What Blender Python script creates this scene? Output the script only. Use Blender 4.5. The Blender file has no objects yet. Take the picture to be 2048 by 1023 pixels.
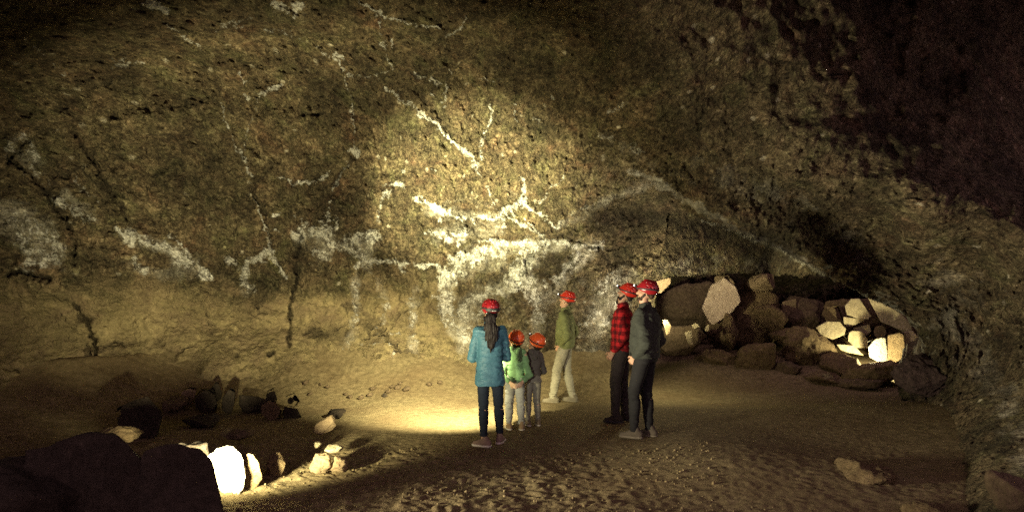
import bpy, math, random
import numpy as np
from mathutils import Vector, Matrix, Euler
random.seed(7)
sc = bpy.context.scene
SX = 2
COL = sc.collection
F = 1334.0; HZ = 569.0; CH = 1.85          # focal length in photo pixels, horizon row, eye height
def at(px, py, d): return Vector(((px-1024)*d/F, d, CH+(HZ-py)*d/F))
def R(a): return math.radians(a)

# ---------------------------------------------------------------- numpy noise
_rs = np.random.RandomState(3)
_P = _rs.permutation(256).astype(np.int32); _P = np.concatenate([_P, _P, _P])
_G = _rs.normal(size=(256, 3)); _G /= np.linalg.norm(_G, axis=1)[:, None]; _G = _G.astype(np.float32)
def pn(x, y, z):
    x, y, z = np.broadcast_arrays(np.asarray(x, np.float32), np.asarray(y, np.float32), np.asarray(z, np.float32))
    xi, yi, zi = np.floor(x).astype(np.int32), np.floor(y).astype(np.int32), np.floor(z).astype(np.int32)
    xf, yf, zf = x-xi, y-yi, z-zi
    u, v, w = [t*t*t*(t*(t*6-15)+10) for t in (xf, yf, zf)]
    xi &= 255; yi &= 255; zi &= 255
    out = 0
    for dx in (0, 1):
        wx = u if dx else 1-u
        for dy in (0, 1):
            wy = v if dy else 1-v
            for dz in (0, 1):
                wz = w if dz else 1-w
                h = _P[_P[_P[xi+dx]+yi+dy]+zi+dz]
                g = _G[h]
                out = out+wx*wy*wz*(g[..., 0]*(xf-dx)+g[..., 1]*(yf-dy)+g[..., 2]*(zf-dz))
    return out*1.6
def fbm(x, y, z, f, o=4, ridge=False):
    a, s, n = 1.0, 0, 0
    for i in range(o):
        q = pn(x*f+i*7.3, y*f+i*3.1, z*f+i*5.7)
        if ridge: q = 1-2*np.abs(q)*1.4
        s = s+a*q; n += a; a *= .5; f *= 2.03
    return s/n
def sstep(a, b, x):
    t = np.clip((x-a)/(b-a), 0, 1); return t*t*(3-2*t)

# ---------------------------------------------------------------- objects
def link(name, me, mat=None, parent=None, smooth=True):
    o = bpy.data.objects.new(name, me); COL.objects.link(o)
    if mat: me.materials.append(mat)
    if smooth and len(me.polygons): me.polygons.foreach_set('use_smooth', np.ones(len(me.polygons), bool))
    if parent: o.parent = parent
    return o
def mesh_np(name, V, Fc):
    me = bpy.data.meshes.new(name)
    V = np.ascontiguousarray(V, np.float32); Fc = np.ascontiguousarray(Fc, np.int32)
    me.vertices.add(len(V)); me.vertices.foreach_set('co', V.ravel())
    n, k = Fc.shape
    me.loops.add(n*k); me.loops.foreach_set('vertex_index', Fc.ravel())
    me.polygons.add(n); me.polygons.foreach_set('loop_start', np.arange(0, n*k, k, dtype=np.int32))
    me.polygons.foreach_set('loop_total', np.full(n, k, np.int32))
    me.update(calc_edges=True)
    return me
def tag(o, label, cat, group=None, kind=None):
    if label: o['label'] = label
    if cat: o['category'] = cat
    if group: o['group'] = group
    if kind: o['kind'] = kind
    return o
def empty(name, loc, rz=0):
    o = bpy.data.objects.new(name, None); COL.objects.link(o); o.location = loc; o.rotation_euler = (0, 0, rz)
    o.empty_display_size = .2
    return o

# ---------------------------------------------------------------- materials
class NT:
    def __init__(s, name):
        s.m = bpy.data.materials.new(name); s.m.use_nodes = True; s.t = s.m.node_tree
        s.b = s.t.nodes['Principled BSDF']
    def n(s, ty, **k):
        x = s.t.nodes.new(ty)
        for a, v in k.items(): setattr(x, a, v)
        return x
    def l(s, a, b): s.t.links.new(a, b)
    def noise(s, vec, scale, detail=6, rough=.6, dist=0):
        x = s.n('ShaderNodeTexNoise'); x.inputs['Scale'].default_value = scale; x.inputs['Detail'].default_value = detail
        x.inputs['Roughness'].default_value = rough; x.inputs['Distortion'].default_value = dist
        if vec is not None: s.l(vec, x.inputs['Vector'])
        return x.outputs['Fac']
    def ramp(s, fac, stops):
        x = s.n('ShaderNodeValToRGB'); e = x.color_ramp.elements
        while len(e) < len(stops): e.new(.5)
        for i, (p, c) in enumerate(stops):
            e[i].position = p; e[i].color = (c[0], c[1], c[2], 1) if not isinstance(c, (int, float)) else (c, c, c, 1)
        s.l(fac, x.inputs['Fac']); return x.outputs['Color']
    def mix(s, fac, a, b, mode='MIX'):
        x = s.n('ShaderNodeMix', data_type='RGBA', blend_type=mode)
        for soc, v in ((x.inputs[0], fac), (x.inputs[6], a), (x.inputs[7], b)):
            if isinstance(v, (int, float)): soc.default_value = v
            elif isinstance(v, tuple): soc.default_value = (v[0], v[1], v[2], 1)
            else: s.l(v, soc)
        return x.outputs[2]
    def math(s, op, a, b=0.0, c=None, clamp=False):
        x = s.n('ShaderNodeMath', operation=op, use_clamp=clamp)
        for i, v in enumerate((a, b) if c is None else (a, b, c)):
            if isinstance(v, (int, float)): x.inputs[i].default_value = v
            else: s.l(v, x.inputs[i])
        return x.outputs[0]
    def obj(s): return s.n('ShaderNodeTexCoord').outputs['Object']
    def bump(s, h, strength, dist, prev=None):
        x = s.n('ShaderNodeBump'); x.inputs['Strength'].default_value = strength; x.inputs['Distance'].default_value = dist
        s.l(h, x.inputs['Height'])
        if prev is not None: s.l(prev, x.inputs['Normal'])
        return x.outputs['Normal']
    def fin(s, col, rough=.9, normal=None, spec=.3):
        if isinstance(col, tuple): s.b.inputs['Base Color'].default_value = (*col, 1)
        else: s.l(col, s.b.inputs['Base Color'])
        s.b.inputs['Roughness'].default_value = rough
        s.b.inputs['Specular IOR Level'].default_value = spec
        if normal is not None: s.l(normal, s.b.inputs['Normal'])
        return s.m

def mat_wall():
    m = NT('cave_rock_with_minerals'); mp = m.n('ShaderNodeMapping'); mp.inputs['Scale'].default_value = (1, .5, 1); m.l(m.obj(), mp.inputs[0]); v = mp.outputs[0]
    att = m.n('ShaderNodeAttribute', attribute_name='stain_and_light'); sep = m.n('ShaderNodeSeparateColor'); m.l(att.outputs['Color'], sep.inputs[0])
    W, T, D = sep.outputs[0], sep.outputs[1], sep.outputs[2]; Sf = att.outputs['Alpha']
    n1 = m.noise(v, 1.1, 6, .6); n2 = m.noise(v, 9, 8, .65); n3 = m.noise(v, 28, 6, .7); n4 = m.noise(v, 3.2, 5, .6, .6)
    nf = m.noise(v, 20, 7, .78); nb = m.math('ADD', m.math('MULTIPLY', n2, .42), m.math('MULTIPLY', nf, .58))
    base = m.ramp(nb, [(.355, (.014, .011, .008)), (.45, (.062, .050, .031)), (.54, (.145, .120, .073)), (.655, (.34, .295, .20))])
    hue = m.ramp(n4, [(.30, (.90, 1.0, .80)), (.45, (1.0, .98, .9)), (.60, (1.06, .95, .9)), (.75, (1.2, .85, .82))])
    base = m.mix(1.0, base, hue, 'MULTIPLY')
    base = m.mix(1.0, base, m.ramp(n1, [(.36, .55), (.50, .95), (.64, 1.25)]), 'MULTIPLY')
    tan = m.ramp(nb, [(.34, (.09, .072, .040)), (.46, (.19, .155, .080)), (.56, (.26, .21, .11)), (.66, (.38, .315, .175))])
    tan = m.mix(m.ramp(n4, [(.42, 0.0), (.70, .75)]), tan, (.15, .108, .068))
    tf = m.math('ADD', T, m.math('MULTIPLY', m.math('SUBTRACT', n4, .5), 1.1)); tf = m.ramp(tf, [(.25, 0.0), (.80, 1.0)])
    c = m.mix(tf, base, tan)
    # broad pale washes, streaked
    sn = m.noise(v, 2.6, 10, .68, 1.0)
    sf = m.ramp(m.math('ADD', Sf, m.math('MULTIPLY', m.math('SUBTRACT', sn, .5), 1.7)), [(.26, 0.0), (.55, .40), (1.0, .88)])
    sf = m.math('MULTIPLY', sf, m.ramp(Sf, [(.02, 0.0), (.25, 1.0)]))
    c = m.mix(sf, c, m.ramp(n2, [(.3, (.17, .155, .12)), (.5, (.36, .34, .28)), (.7, (.56, .54, .47))]))
    # white mineral crust with ragged edges
    wn = m.math('ADD', m.math('MULTIPLY', m.math('SUBTRACT', n2, .5), 2.2), m.math('MULTIPLY', m.math('SUBTRACT', n3, .5), 2.0))
    wf = m.math('ADD', W, m.math('MULTIPLY', wn, m.math('MULTIPLY', m.math('MINIMUM', W, .5), 2.4)))
    wf = m.ramp(wf, [(.28, 0.0), (.50, .50), (.9, .88)])
    c = m.mix(wf, c, m.ramp(n3, [(.3, (.36, .35, .30)), (.62, (.72, .71, .65))]))
    # scattered pale flecks
    vo = m.n('ShaderNodeTexVoronoi'); vo.inputs['Scale'].default_value = 3.3; m.l(v, vo.inputs['Vector'])
    sp = m.math('ADD', vo.outputs['Distance'], m.math('MULTIPLY', m.math('SUBTRACT', n3, .5), .25))
    spm = m.math('MULTIPLY', m.ramp(sp, [(.07, 1.0), (.14, 0.0)]), m.ramp(n1, [(.46, 0.0), (.56, .85)]))
    c = m.mix(m.math('MULTIPLY', spm, m.math('SUBTRACT', 1.0, tf)), c, (.55, .50, .38))
    c = m.mix(m.math('MULTIPLY', D, .88), c, (.015, .011, .008))
    # fractures
    nv = m.n('ShaderNodeTexNoise'); nv.inputs['Scale'].default_value = 2.2; nv.inputs['Detail'].default_value = 5; m.l(v, nv.inputs['Vector'])
    vd = m.n('ShaderNodeVectorMath', operation='MULTIPLY_ADD'); m.l(nv.outputs['Color'], vd.inputs[0]); vd.inputs[1].default_value = (.9, .9, .9); m.l(v, vd.inputs[2])
    ve = m.n('ShaderNodeTexVoronoi', feature='DISTANCE_TO_EDGE'); ve.inputs['Scale'].default_value = .8; m.l(vd.outputs[0], ve.inputs['Vector'])
    ck = m.math('MULTIPLY', m.ramp(ve.outputs['Distance'], [(.0, 1.0), (.018, .7), (.04, 0.0)]), m.ramp(m.noise(v, 1.6, 3), [(.48, 0.0), (.60, 1.0)]))
    c = m.mix(m.math('MULTIPLY', ck, .6), c, (.02, .015, .01))
    patch = m.ramp(m.noise(v, 1.9, 4), [(.38, .35), (.60, 1.25)])
    h1 = m.ramp(m.noise(v, 15, 5, .62, .5), [(.35, 0.0), (.62, 1.0)]); h2 = m.noise(v, 55, 4, .7)
    hs = m.math('ADD', m.math('MULTIPLY', h1, m.math('SUBTRACT', 1.15, m.math('MULTIPLY', tf, .85))), m.math('MULTIPLY', h2, .5))
    hs = m.math('ADD', hs, m.math('MULTIPLY', wf, .4))
    hs = m.math('SUBTRACT', m.math('MULTIPLY', hs, patch), m.math('MULTIPLY', ck, .9))
    hs = m.math('ADD', hs, m.math('MULTIPLY', m.noise(v, 4.5, 4, .6), 1.6))
    nr = m.bump(hs, 1.0, .075)
    return m.fin(c, .93, nr, .2)
def mat_floor():
    m = NT('cave_dirt'); v = m.obj()
    n1 = m.noise(v, .9, 5, .6); n2 = m.noise(v, 12, 8, .7); n3 = m.noise(v, 60, 5, .7)
    c = m.ramp(n2, [(.3, (.085, .068, .038)), (.5, (.185, .148, .080)), (.7, (.28, .225, .13))])
    c = m.mix(m.ramp(n1, [(.40, 0.0), (.65, .7)]), c, (.13, .092, .05))
    nr = m.bump(m.math('ADD', m.math('MULTIPLY', m.noise(v, 22, 6, .7, .6), .7), m.math('MULTIPLY', n3, .35)), .6, .03)
    return m.fin(c, .95, nr, .15)
def mat_rock(name, dark, mid, light, bs=.6):
    m = NT(name); v = m.obj()
    n1 = m.noise(v, 2.2, 6, .6); n2 = m.noise(v, 13, 8, .7)
    c = m.ramp(n2, [(.3, dark), (.5, mid), (.72, light)])
    c = m.mix(m.ramp(n1, [(.4, 0.0), (.62, .6)]), c, tuple(x*.8 for x in mid))
    nr = m.bump(m.math('ADD', m.math('MULTIPLY', m.noise(v, 6, 6, .75, .8), 1.3), m.math('ADD', m.noise(v, 18, 6, .7, .5), m.math('MULTIPLY', m.noise(v, 60, 4, .7), .4))), bs, .045)
    return m.fin(c, .92, nr, .2)
def mat_cloth(name, c, var=.18, rough=.85, sheen=.02, bs=.25, scale=60):
    m = NT(name); v = m.obj()
    n = m.noise(v, 9, 5, .6); k = m.noise(v, 160, 2, .6)
    a = tuple(x*(1-var) for x in c); b = tuple(min(1, x*(1+var)) for x in c)
    col = m.ramp(n, [(.3, a), (.7, b)])
    nr = m.bump(m.math('ADD', m.noise(v, scale, 4, .6), m.math('MULTIPLY', k, .5)), bs, .004)
    m.b.inputs['Sheen Weight'].default_value = sheen
    return m.fin(col, rough, nr, .25)
def mat_plaid():
    m = NT('red_and_black_plaid'); v = m.obj(); sp = m.n('ShaderNodeSeparateXYZ'); m.l(v, sp.inputs[0])
    def band(ax, per, ph):
        f = m.math('FRACT', m.math('ADD', m.math('DIVIDE', ax, per), ph)); return m.math('GREATER_THAN', f, .5)
    hx = m.math('ADD', sp.outputs[0], m.math('MULTIPLY', sp.outputs[1], 1.0))
    s = m.math('ADD', band(hx, .095, .1), band(sp.outputs[2], .095, .3))
    c = m.ramp(m.math('MULTIPLY', s, .5), [(.0, (.52, .022, .028)), (.5, (.20, .010, .014)), (1.0, (.018, .006, .008))])
    m.t.nodes[-1].color_ramp.interpolation = 'LINEAR'
    c = m.mix(.25, c, m.ramp(m.noise(v, 50, 3), [(.3, (.10, .01, .01)), (.7, (.4, .03, .03))]))
    nr = m.bump(m.noise(v, 70, 4), .25, .004)
    return m.fin(c, .9, nr, .15)
def mat_plain(name, c, rough=.5, spec=.5, coat=0, bs=.0, metal=0):
    m = NT(name); v = m.obj()
    col = m.ramp(m.noise(v, 30, 4), [(.3, tuple(x*.88 for x in c)), (.7, tuple(min(1, x*1.08) for x in c))])
    m.b.inputs['Coat Weight'].default_value = coat; m.b.inputs['Metallic'].default_value = metal
    return m.fin(col, rough, m.bump(m.noise(v, 90, 3), bs, .002) if bs else None, spec)
def mat_skin(name, c):
    m = NT(name); v = m.obj()
    col = m.ramp(m.noise(v, 22, 4), [(.3, tuple(x*.85 for x in c)), (.7, c)])
    m.b.inputs['Subsurface Weight'].default_value = .08; m.b.inputs['Subsurface Radius'].default_value = (.01, .004, .002)
    return m.fin(col, .55, m.bump(m.noise(v, 200, 2), .15, .001), .4)
def mat_hair(name, c):
    m = NT(name); v = m.obj(); mp = m.n('ShaderNodeMapping'); mp.inputs['Scale'].default_value = (1, 1, .08); m.l(v, mp.inputs[0])
    s = m.noise(mp.outputs[0], 160, 3)
    return m.fin(m.ramp(s, [(.3, tuple(x*.5 for x in c)), (.7, tuple(x*1.8 for x in c))]), .62, m.bump(s, .4, .004), .25)
def mat_emit(name, c, s):
    m = NT(name); m.b.inputs['Emission Color'].default_value = (*c, 1); m.b.inputs['Emission Strength'].default_value = s
    return m.fin(c, .3)
WALL = mat_wall(); DIRT = mat_floor()
ROCK_DARK = mat_rock('dark_boulder', (.05, .036, .022), (.11, .080, .048), (.19, .14, .09))
ROCK_TAN = mat_rock('tan_boulder', (.13, .095, .055), (.25, .185, .11), (.36, .28, .17))
ROCK_PALE = mat_rock('pale_stone', (.24, .20, .125), (.40, .34, .215), (.58, .50, .34), .6)
ROCK_WHITE = mat_rock('white_stone', (.30, .28, .23), (.45, .43, .36), (.58, .56, .49), 1.0)
ROCK_BROWN = mat_rock('brown_boulder', (.085, .060, .032), (.165, .118, .062), (.27, .20, .115), 1.0)
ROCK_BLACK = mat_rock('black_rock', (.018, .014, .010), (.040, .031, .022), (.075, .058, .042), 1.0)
# ================================================================ THE CAVE SHELL
def axis(parts):
    out = []
    for a, b, s in parts: out.append(np.arange(a, b, s, dtype=np.float32))
    return np.concatenate(out)
def cubic_interp(xk, table, x):                     # smooth (monotone-ish) interpolation along axis 0
    xk = np.asarray(xk, float); i = np.clip(np.searchsorted(xk, x)-1, 0, len(xk)-2)
    m = np.gradient(table, xk, axis=0)
    h = (xk[i+1]-xk[i]); t = np.clip((x-xk[i])/h, 0, 1); sh = (len(x),)+(1,)*(table.ndim-1)
    h = h.reshape(sh); t = t.reshape(sh)
    return ((2*t**3-3*t**2+1)*table[i]+(t**3-2*t**2+t)*h*m[i]+(-2*t**3+3*t**2)*table[i+1]+(t**3-t**2)*h*m[i+1])
def seg_dist(X, Y, pts):
    d = np.full(X.shape, 1e9, np.float32)
    for (x0, y0), (x1, y1) in zip(pts[:-1], pts[1:]):
        vx, vy = x1-x0, y1-y0; L = vx*vx+vy*vy+1e-6
        t = np.clip(((X-x0)*vx+(Y-y0)*vy)/L, 0, 1)
        d = np.minimum(d, np.hypot(X-x0-t*vx, Y-y0-t*vy))
    return d
def inside(X, Y, poly):
    r = np.zeros(X.shape, bool); n = len(poly)
    for i in range(n):
        x0, y0 = poly[i]; x1, y1 = poly[(i+1) % n]
        if y0 == y1: continue
        c = ((y0 > Y) != (y1 > Y)) & (X < (x1-x0)*(Y-y0)/(y1-y0)+x0); r ^= c
    return r
# mineral veins and crust that stand on the rock: (points, half width, strength)
VEINS = [
 ([(700,-10),(765,30),(800,42),(845,54),(878,55)],3.6,.9), ([(765,30),(762,60)],3,.6), ([(930,36),(918,58),(893,78)],4,.7),
 ([(330,45),(360,76),(395,92),(412,104)],3,.6), ([(286,2),(318,12),(330,22)],9,.8), ([(550,10),(578,22),(600,14)],10,.8), ([(578,22),(590,38)],6,.7),
 ([(440,55),(475,42),(500,36)],6,.4), ([(430,62),(490,52)],5,.3), ([(530,60),(572,64),(600,82),(645,105)],5,.4),
 ([(645,105),(672,122),(683,135),(690,165),(705,205),(706,240),(712,290)],2.6,.7), ([(670,112),(682,116)],6,.8), ([(700,148),(702,150)],6,.9),
 ([(708,306),(716,308)],9,1.2), ([(716,296),(706,318),(692,335),(672,366),(662,392)],2.6,.75), ([(660,400),(655,430),(648,462)],5,.55),
 ([(752,30),(770,90),(777,118)],4,.4), ([(760,85),(770,92)],6,.7),
 ([(775,178),(800,200),(815,208)],4.4,.9), ([(838,226),(870,248),(886,262),(905,280),(925,300),(948,322),(958,348)],5.2,1.15), ([(815,200),(838,226)],3,.5),
 ([(962,352),(975,378),(992,408),(1004,432)],3,.75), ([(978,212),(988,220),(972,262),(962,310),(958,345)],3.8,.75),
 ([(828,148),(846,152),(858,160),(880,168)],5,.8), ([(862,188),(890,206),(886,216)],4,.7), ([(890,165),(892,205)],3,.6), ([(960,158),(1004,158)],3,.6),
 ([(898,130),(900,150)],3,.5), ([(785,85),(786,96)],4,.7), ([(778,120),(784,140),(750,152),(738,152)],4,.7), ([(718,155),(740,155)],3,.6),
 ([(522,190),(545,176),(562,172)],6,.9), ([(492,190),(496,196)],6,.8), ([(478,150),(486,166)],4,.7), ([(515,200),(508,228),(496,262),(490,300)],2.6,.55),
 ([(445,208),(447,240),(462,268),(482,300),(500,336),(508,350)],3,.65), ([(474,290),(505,345)],6,.4), ([(508,395),(520,430),(534,470),(542,500)],2.6,.8),
 ([(542,500),(556,530),(570,552)],6,.8), ([(536,504),(520,516),(498,524),(484,540)],10,.95), ([(455,520),(470,522)],9,.7), ([(492,545),(500,580),(480,560)],9,.45),
 ([(548,354),(570,360),(600,366),(632,364),(660,345)],4,.6), ([(545,430),(555,428)],4,.9), ([(592,432),(612,448)],6,.9), ([(640,440),(660,444)],4,.7), ([(548,458),(552,458)],4,.7),
 ([(598,470),(625,460),(655,468),(665,490)],14,.85), ([(630,500),(660,520)],11,.5), ([(665,470),(672,430)],6,.6),
 ([(775,370),(800,368),(812,370)],5,.95), ([(778,384),(772,392)],6,.95), ([(765,400),(758,430),(750,455)],5,.6), ([(806,345),(812,342)],4,.7), ([(862,338),(870,340)],4,.8),
 ([(690,490),(715,475),(745,470),(750,480)],13,.9), ([(700,500),(740,520)],9,.6), ([(712,532),(740,522),(760,524)],8,.85),
 ([(760,524),(790,526),(815,528),(860,532),(880,530)],7,.95), ([(800,530),(802,545)],4,.7),
 ([(835,396),(850,408),(870,415),(885,428),(880,436)],8,1.15), ([(880,430),(910,434),(940,436),(975,436),(1002,438)],6,1.15), ([(943,440),(948,446)],6,1.1),
 ([(880,468),(905,474),(922,466)],9,1.1), ([(850,465),(880,468)],6,.8), ([(895,480),(915,488)],8,.9),
 ([(1002,430),(1012,415),(1030,408),(1046,400)],7,1.2), ([(1020,410),(1028,428)],6,1.1), ([(1046,398),(1048,376),(1044,356)],5,1.05), ([(1052,400),(1046,408)],7,1.1),
 ([(1005,440),(1010,455)],5,1.1), ([(1055,408),(1080,428),(1100,445),(1118,455)],4.6,.9), ([(1010,430),(1040,450),(1070,462),(1088,472)],4.6,1.0),
 ([(1048,438),(1085,470)],3,.8), ([(1075,410),(1098,378),(1130,350)],4,.45), ([(1118,452),(1140,430),(1180,408),(1215,400)],5,.4),
 ([(235,462),(258,478),(270,488)],9,.85), ([(250,468),(300,486),(340,500),(362,518),(385,530),(415,552)],12,.85), ([(270,520),(290,540)],9,.6), ([(340,470),(360,490),(380,512)],7,.7),
 ([(30,440),(70,460),(105,480),(112,510),(60,530)],22,.5), ([(40,470),(60,500)],16,.6), ([(90,500),(110,520)],14,.4), ([(10,300),(50,280),(70,320)],16,.32), ([(60,320),(90,370)],14,.28),
 ([(110,400),(150,420),(180,440)],10,.6), ([(150,360),(170,385),(200,410)],8,.3), ([(215,120),(250,118)],8,.35), ([(215,135),(290,125)],7,.4), ([(40,70),(70,95),(130,150)],8,.3),
 ([(300,12),(320,20)],8,.4), ([(960,480),(1010,484),(1060,486),(1100,484)],7,.85), ([(1100,478),(1150,492),(1200,490)],7,.8), ([(1060,490),(1090,500)],9,.7),
 ([(990,500),(960,505),(925,520),(900,540),(888,575),(890,610),(902,640)],17,.9), ([(1000,505),(940,510),(905,530)],14,.9), ([(905,560),(925,545)],10,.6),
 ([(1068,500),(1050,520),(1035,545),(1022,560)],14,.85), ([(1050,500),(1060,530)],11,.8), ([(1040,560),(1000,580),(960,592),(930,612),(918,650),(935,680)],16,.62),
 ([(1050,570),(1075,600),(1080,640)],15,.55), ([(990,610),(950,640)],30,.35), ([(1060,560),(1030,575)],14,.7), ([(1165,500),(1140,530),(1120,556),(1108,562)],13,.6), ([(1200,488),(1170,500)],9,.6),
 ([(1080,560),(1100,590)],10,.35), ([(712,568),(714,600),(712,640)],9,.42), ([(715,640),(690,690),(686,712)],8,.3), ([(778,610),(768,640)],9,.4), ([(752,655),(765,680),(742,690)],7,.6), ([(770,670),(800,668)],5,.5),
 ([(780,685),(786,715)],4,.45), ([(830,600),(824,640),(828,690)],13,.35), ([(862,592),(880,590)],7,.5), ([(680,690),(740,685)],6,.3),
 ([(1288,342),(1320,360),(1345,372)],4,.3), ([(1200,270),(1260,290),(1290,310)],12,.3), ([(1400,440),(1440,452),(1500,476),(1560,500),(1600,520)],5,.45), ([(1250,345),(1300,355),(1360,385)],5,.35),
 ([(1230,560),(1190,600),(1175,640)],26,.33), ([(1210,650),(1240,600)],24,.3), ([(1215,225),(1260,200)],9,.22), ([(1100,190),(1110,200)],5,.4), ([(1070,240),(1078,246)],5,.7), ([(1030,210),(1034,240)],3,.7),
]
CRACKS_AND_SHADE = [([(1185,436),(1300,436),(1400,452),(1500,486),(1570,512)],32,.86), ([(1110,520),(1175,560),(1150,640),(1130,720)],24,.5), ([(1190,452),(1260,470),(1420,500)],18,.45), ([(1220,515),(1290,505)],12,.5), ([(1110,640),(1130,700),(1150,740)],26,.5), ([(1090,520),(1170,545)],16,.4),  # cracks and dark patches; broad strokes under the lip paint recess shade
 ([(1330,395),(1430,440),(1520,485)],5,.5), ([(1180,610),(1150,640)],14,.5), ([(1000,690),(1060,730)],24,.4), ([(1010,545),(975,575)],12,.45), ([(960,550),(930,590),(912,620)],10,.4), ([(604,470),(594,520),(592,560),(584,620),(578,690)],2.6,1), ([(600,480),(596,540)],8,.6), ([(148,612),(168,632),(182,668),(194,690),(196,742)],3.2,1), ([(160,635),(178,640)],5,.8),
 ([(705,318),(682,344),(668,372)],4,.8), ([(20,546),(60,550),(98,560)],6,1), ([(14,320),(60,350),(90,390),(125,432),(145,470),(150,530)],3.2,.8), ([(60,280),(20,310),(15,330)],3,.7),
 ([(150,270),(190,330),(240,420),(255,440)],3.2,.75), ([(240,410),(242,424)],8,.7), ([(1062,500),(1052,520),(1050,545)],2.2,.8), ([(1040,548),(1068,505),(1110,474)],2.0,.6), ([(1120,470),(1180,492),(1260,498)],3,.6),
 ([(762,708),(742,715),(730,722)],2.2,.8), ([(548,706),(535,710)],4,1), ([(648,706),(655,714)],9,.7), ([(620,665),(690,670)],14,.45), ([(475,708),(476,712)],5,.9), ([(560,520),(556,560)],5,.35),
 ([(510,350),(512,395),(530,440),(545,500)],2,.6), ([(1290,400),(1250,440),(1330,460)],20,.25), ([(865,612),(880,620)],12,.5), ([(920,690),(1000,700)],30,.25), ([(600,226),(640,230)],4,.6),
 ([(1220,690),(1200,700)],8,.6), ([(1215,640),(1235,625)],3,.7), ([(1165,730),(1260,740)],16,.5), ([(1100,500),(1110,560)],22,.35), ([(980,520),(960,560)],10,.5)]
# broad, soft, pale washes of mineral, some painting lamplight on the rock: (points, half width, strength)
WASH = [([(1150,492),(1060,488),(990,500),(930,520),(900,550),(892,600),(905,650),(925,700)],17,.85), ([(1000,520),(930,545)],26,.7), ([(1075,500),(1055,530),(1030,560),(975,588),(935,610),(920,650),(935,690)],22,.9),
 ([(1060,560),(1078,610),(1070,660),(1040,690)],22,.75), ([(1000,600),(960,640),(960,680)],34,.5), ([(1180,495),(1145,530),(1115,570),(1090,600)],18,.75), ([(880,470),(930,470),(1000,450)],26,.6), ([(850,420),(1000,436)],14,.7),
 ([(600,470),(660,480),(640,520)],22,.7), ([(700,490),(740,485),(730,530)],22,.75), ([(712,545),(714,600),(705,660),(690,710)],12,.55), ([(760,560),(772,620),(752,680)],12,.4), ([(832,580),(824,640),(828,710)],16,.5),
 ([(20,430),(70,470),(100,510)],42,.75), ([(30,290),(75,340)],26,.5), ([(130,390),(190,440)],16,.6), ([(240,470),(330,495),(400,545)],22,.6), ([(260,520),(300,545),(380,545)],18,.5), ([(480,540),(500,590)],14,.5),
 ([(1255,560),(1215,600),(1190,650),(1180,700)],38,.62), ([(1230,560),(1170,560)],26,.4), ([(1300,530),(1400,530),(1500,525),(1620,530)],26,.42), ([(400,30),(620,20)],26,.25), ([(60,80),(200,200),(300,130)],16,.25),  # pale strokes by the passage paint lamplight on its wall and roof
 ([(1040,350),(1000,420),(900,400)],60,.25), ([(1262,342),(1345,384),(1440,438),(1500,470),(1600,518),(1648,546)],8,1.0), ([(1120,455),(1180,418),(1250,386),(1290,372)],12,.6), ([(1900,640),(1990,760),(2048,900)],50,.5), ([(1880,560),(2000,600)],60,.4), ([(1400,330),(1600,420),(1750,520)],50,.35), ([(1220,270),(1300,330),(1400,370)],18,.35)]  # strokes along the passage lip paint its highlight
VEIN_ROUGH = 1.0
def stains_and_light(X, Y):
    wx = X+6*pn(X*.035, Y*.035, 1.3)+5*pn(X*.11, Y*.11, 4.3)+2.5*pn(X*.3, Y*.3, 4.3); wy = Y+6*pn(X*.035, Y*.035, 8.1)+5*pn(X*.11, Y*.11, 2.3)+2.5*pn(X*.3, Y*.3, 2.3)
    Wm, Dm, Sm = (np.zeros(X.shape, np.float32) for _ in range(3))
    brk = np.clip(.85+.8*pn(X*.06, Y*.06, 5.5)+.6*pn(X*.17, Y*.17, 2.5), .12, 1.2)
    for lst, M in ((VEINS, Wm), (CRACKS_AND_SHADE, Dm), (WASH, Sm)):
        for pts, w, s in lst:
            xs = [p[0] for p in pts]; ys = [p[1] for p in pts]; q = 2.6*w+12
            ii = np.where((X[0] > min(xs)-q) & (X[0] < max(xs)+q))[0]; jj = np.where((Y[:, 0] > min(ys)-q) & (Y[:, 0] < max(ys)+q))[0]
            if not len(ii) or not len(jj): continue
            sl = (slice(jj[0], jj[-1]+1), slice(ii[0], ii[-1]+1))
            if M is Wm and w < 9: w = w*.78
            if M is Sm: s = s*.85
            if M is Wm: s = s*1.15
            g = s*np.exp(-(seg_dist(wx[sl], wy[sl], pts)/w)**2)
            if M is Wm: g = g*brk[sl]
            M[sl] = np.maximum(M[sl], g)
    edge = np.interp(X, [-300,0,150,300,420,500,620,800,900,980,1100,1300], [545,548,560,545,570,590,560,560,560,640,720,760])
    Tm = sstep(-90, 110, Y-edge+14*pn(X*.012, Y*.012, 9.9)*2)*(1-sstep(930, 1180, X)*.75)
    Tm = np.maximum(Tm, sstep(1900, 2100, X)*sstep(560, 700, Y)*.35)
    return np.clip(Wm, 0, 1.3), np.clip(Tm, 0, 1), np.clip(Dm, 0, 1), np.clip(Sm, 0, 1)

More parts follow.
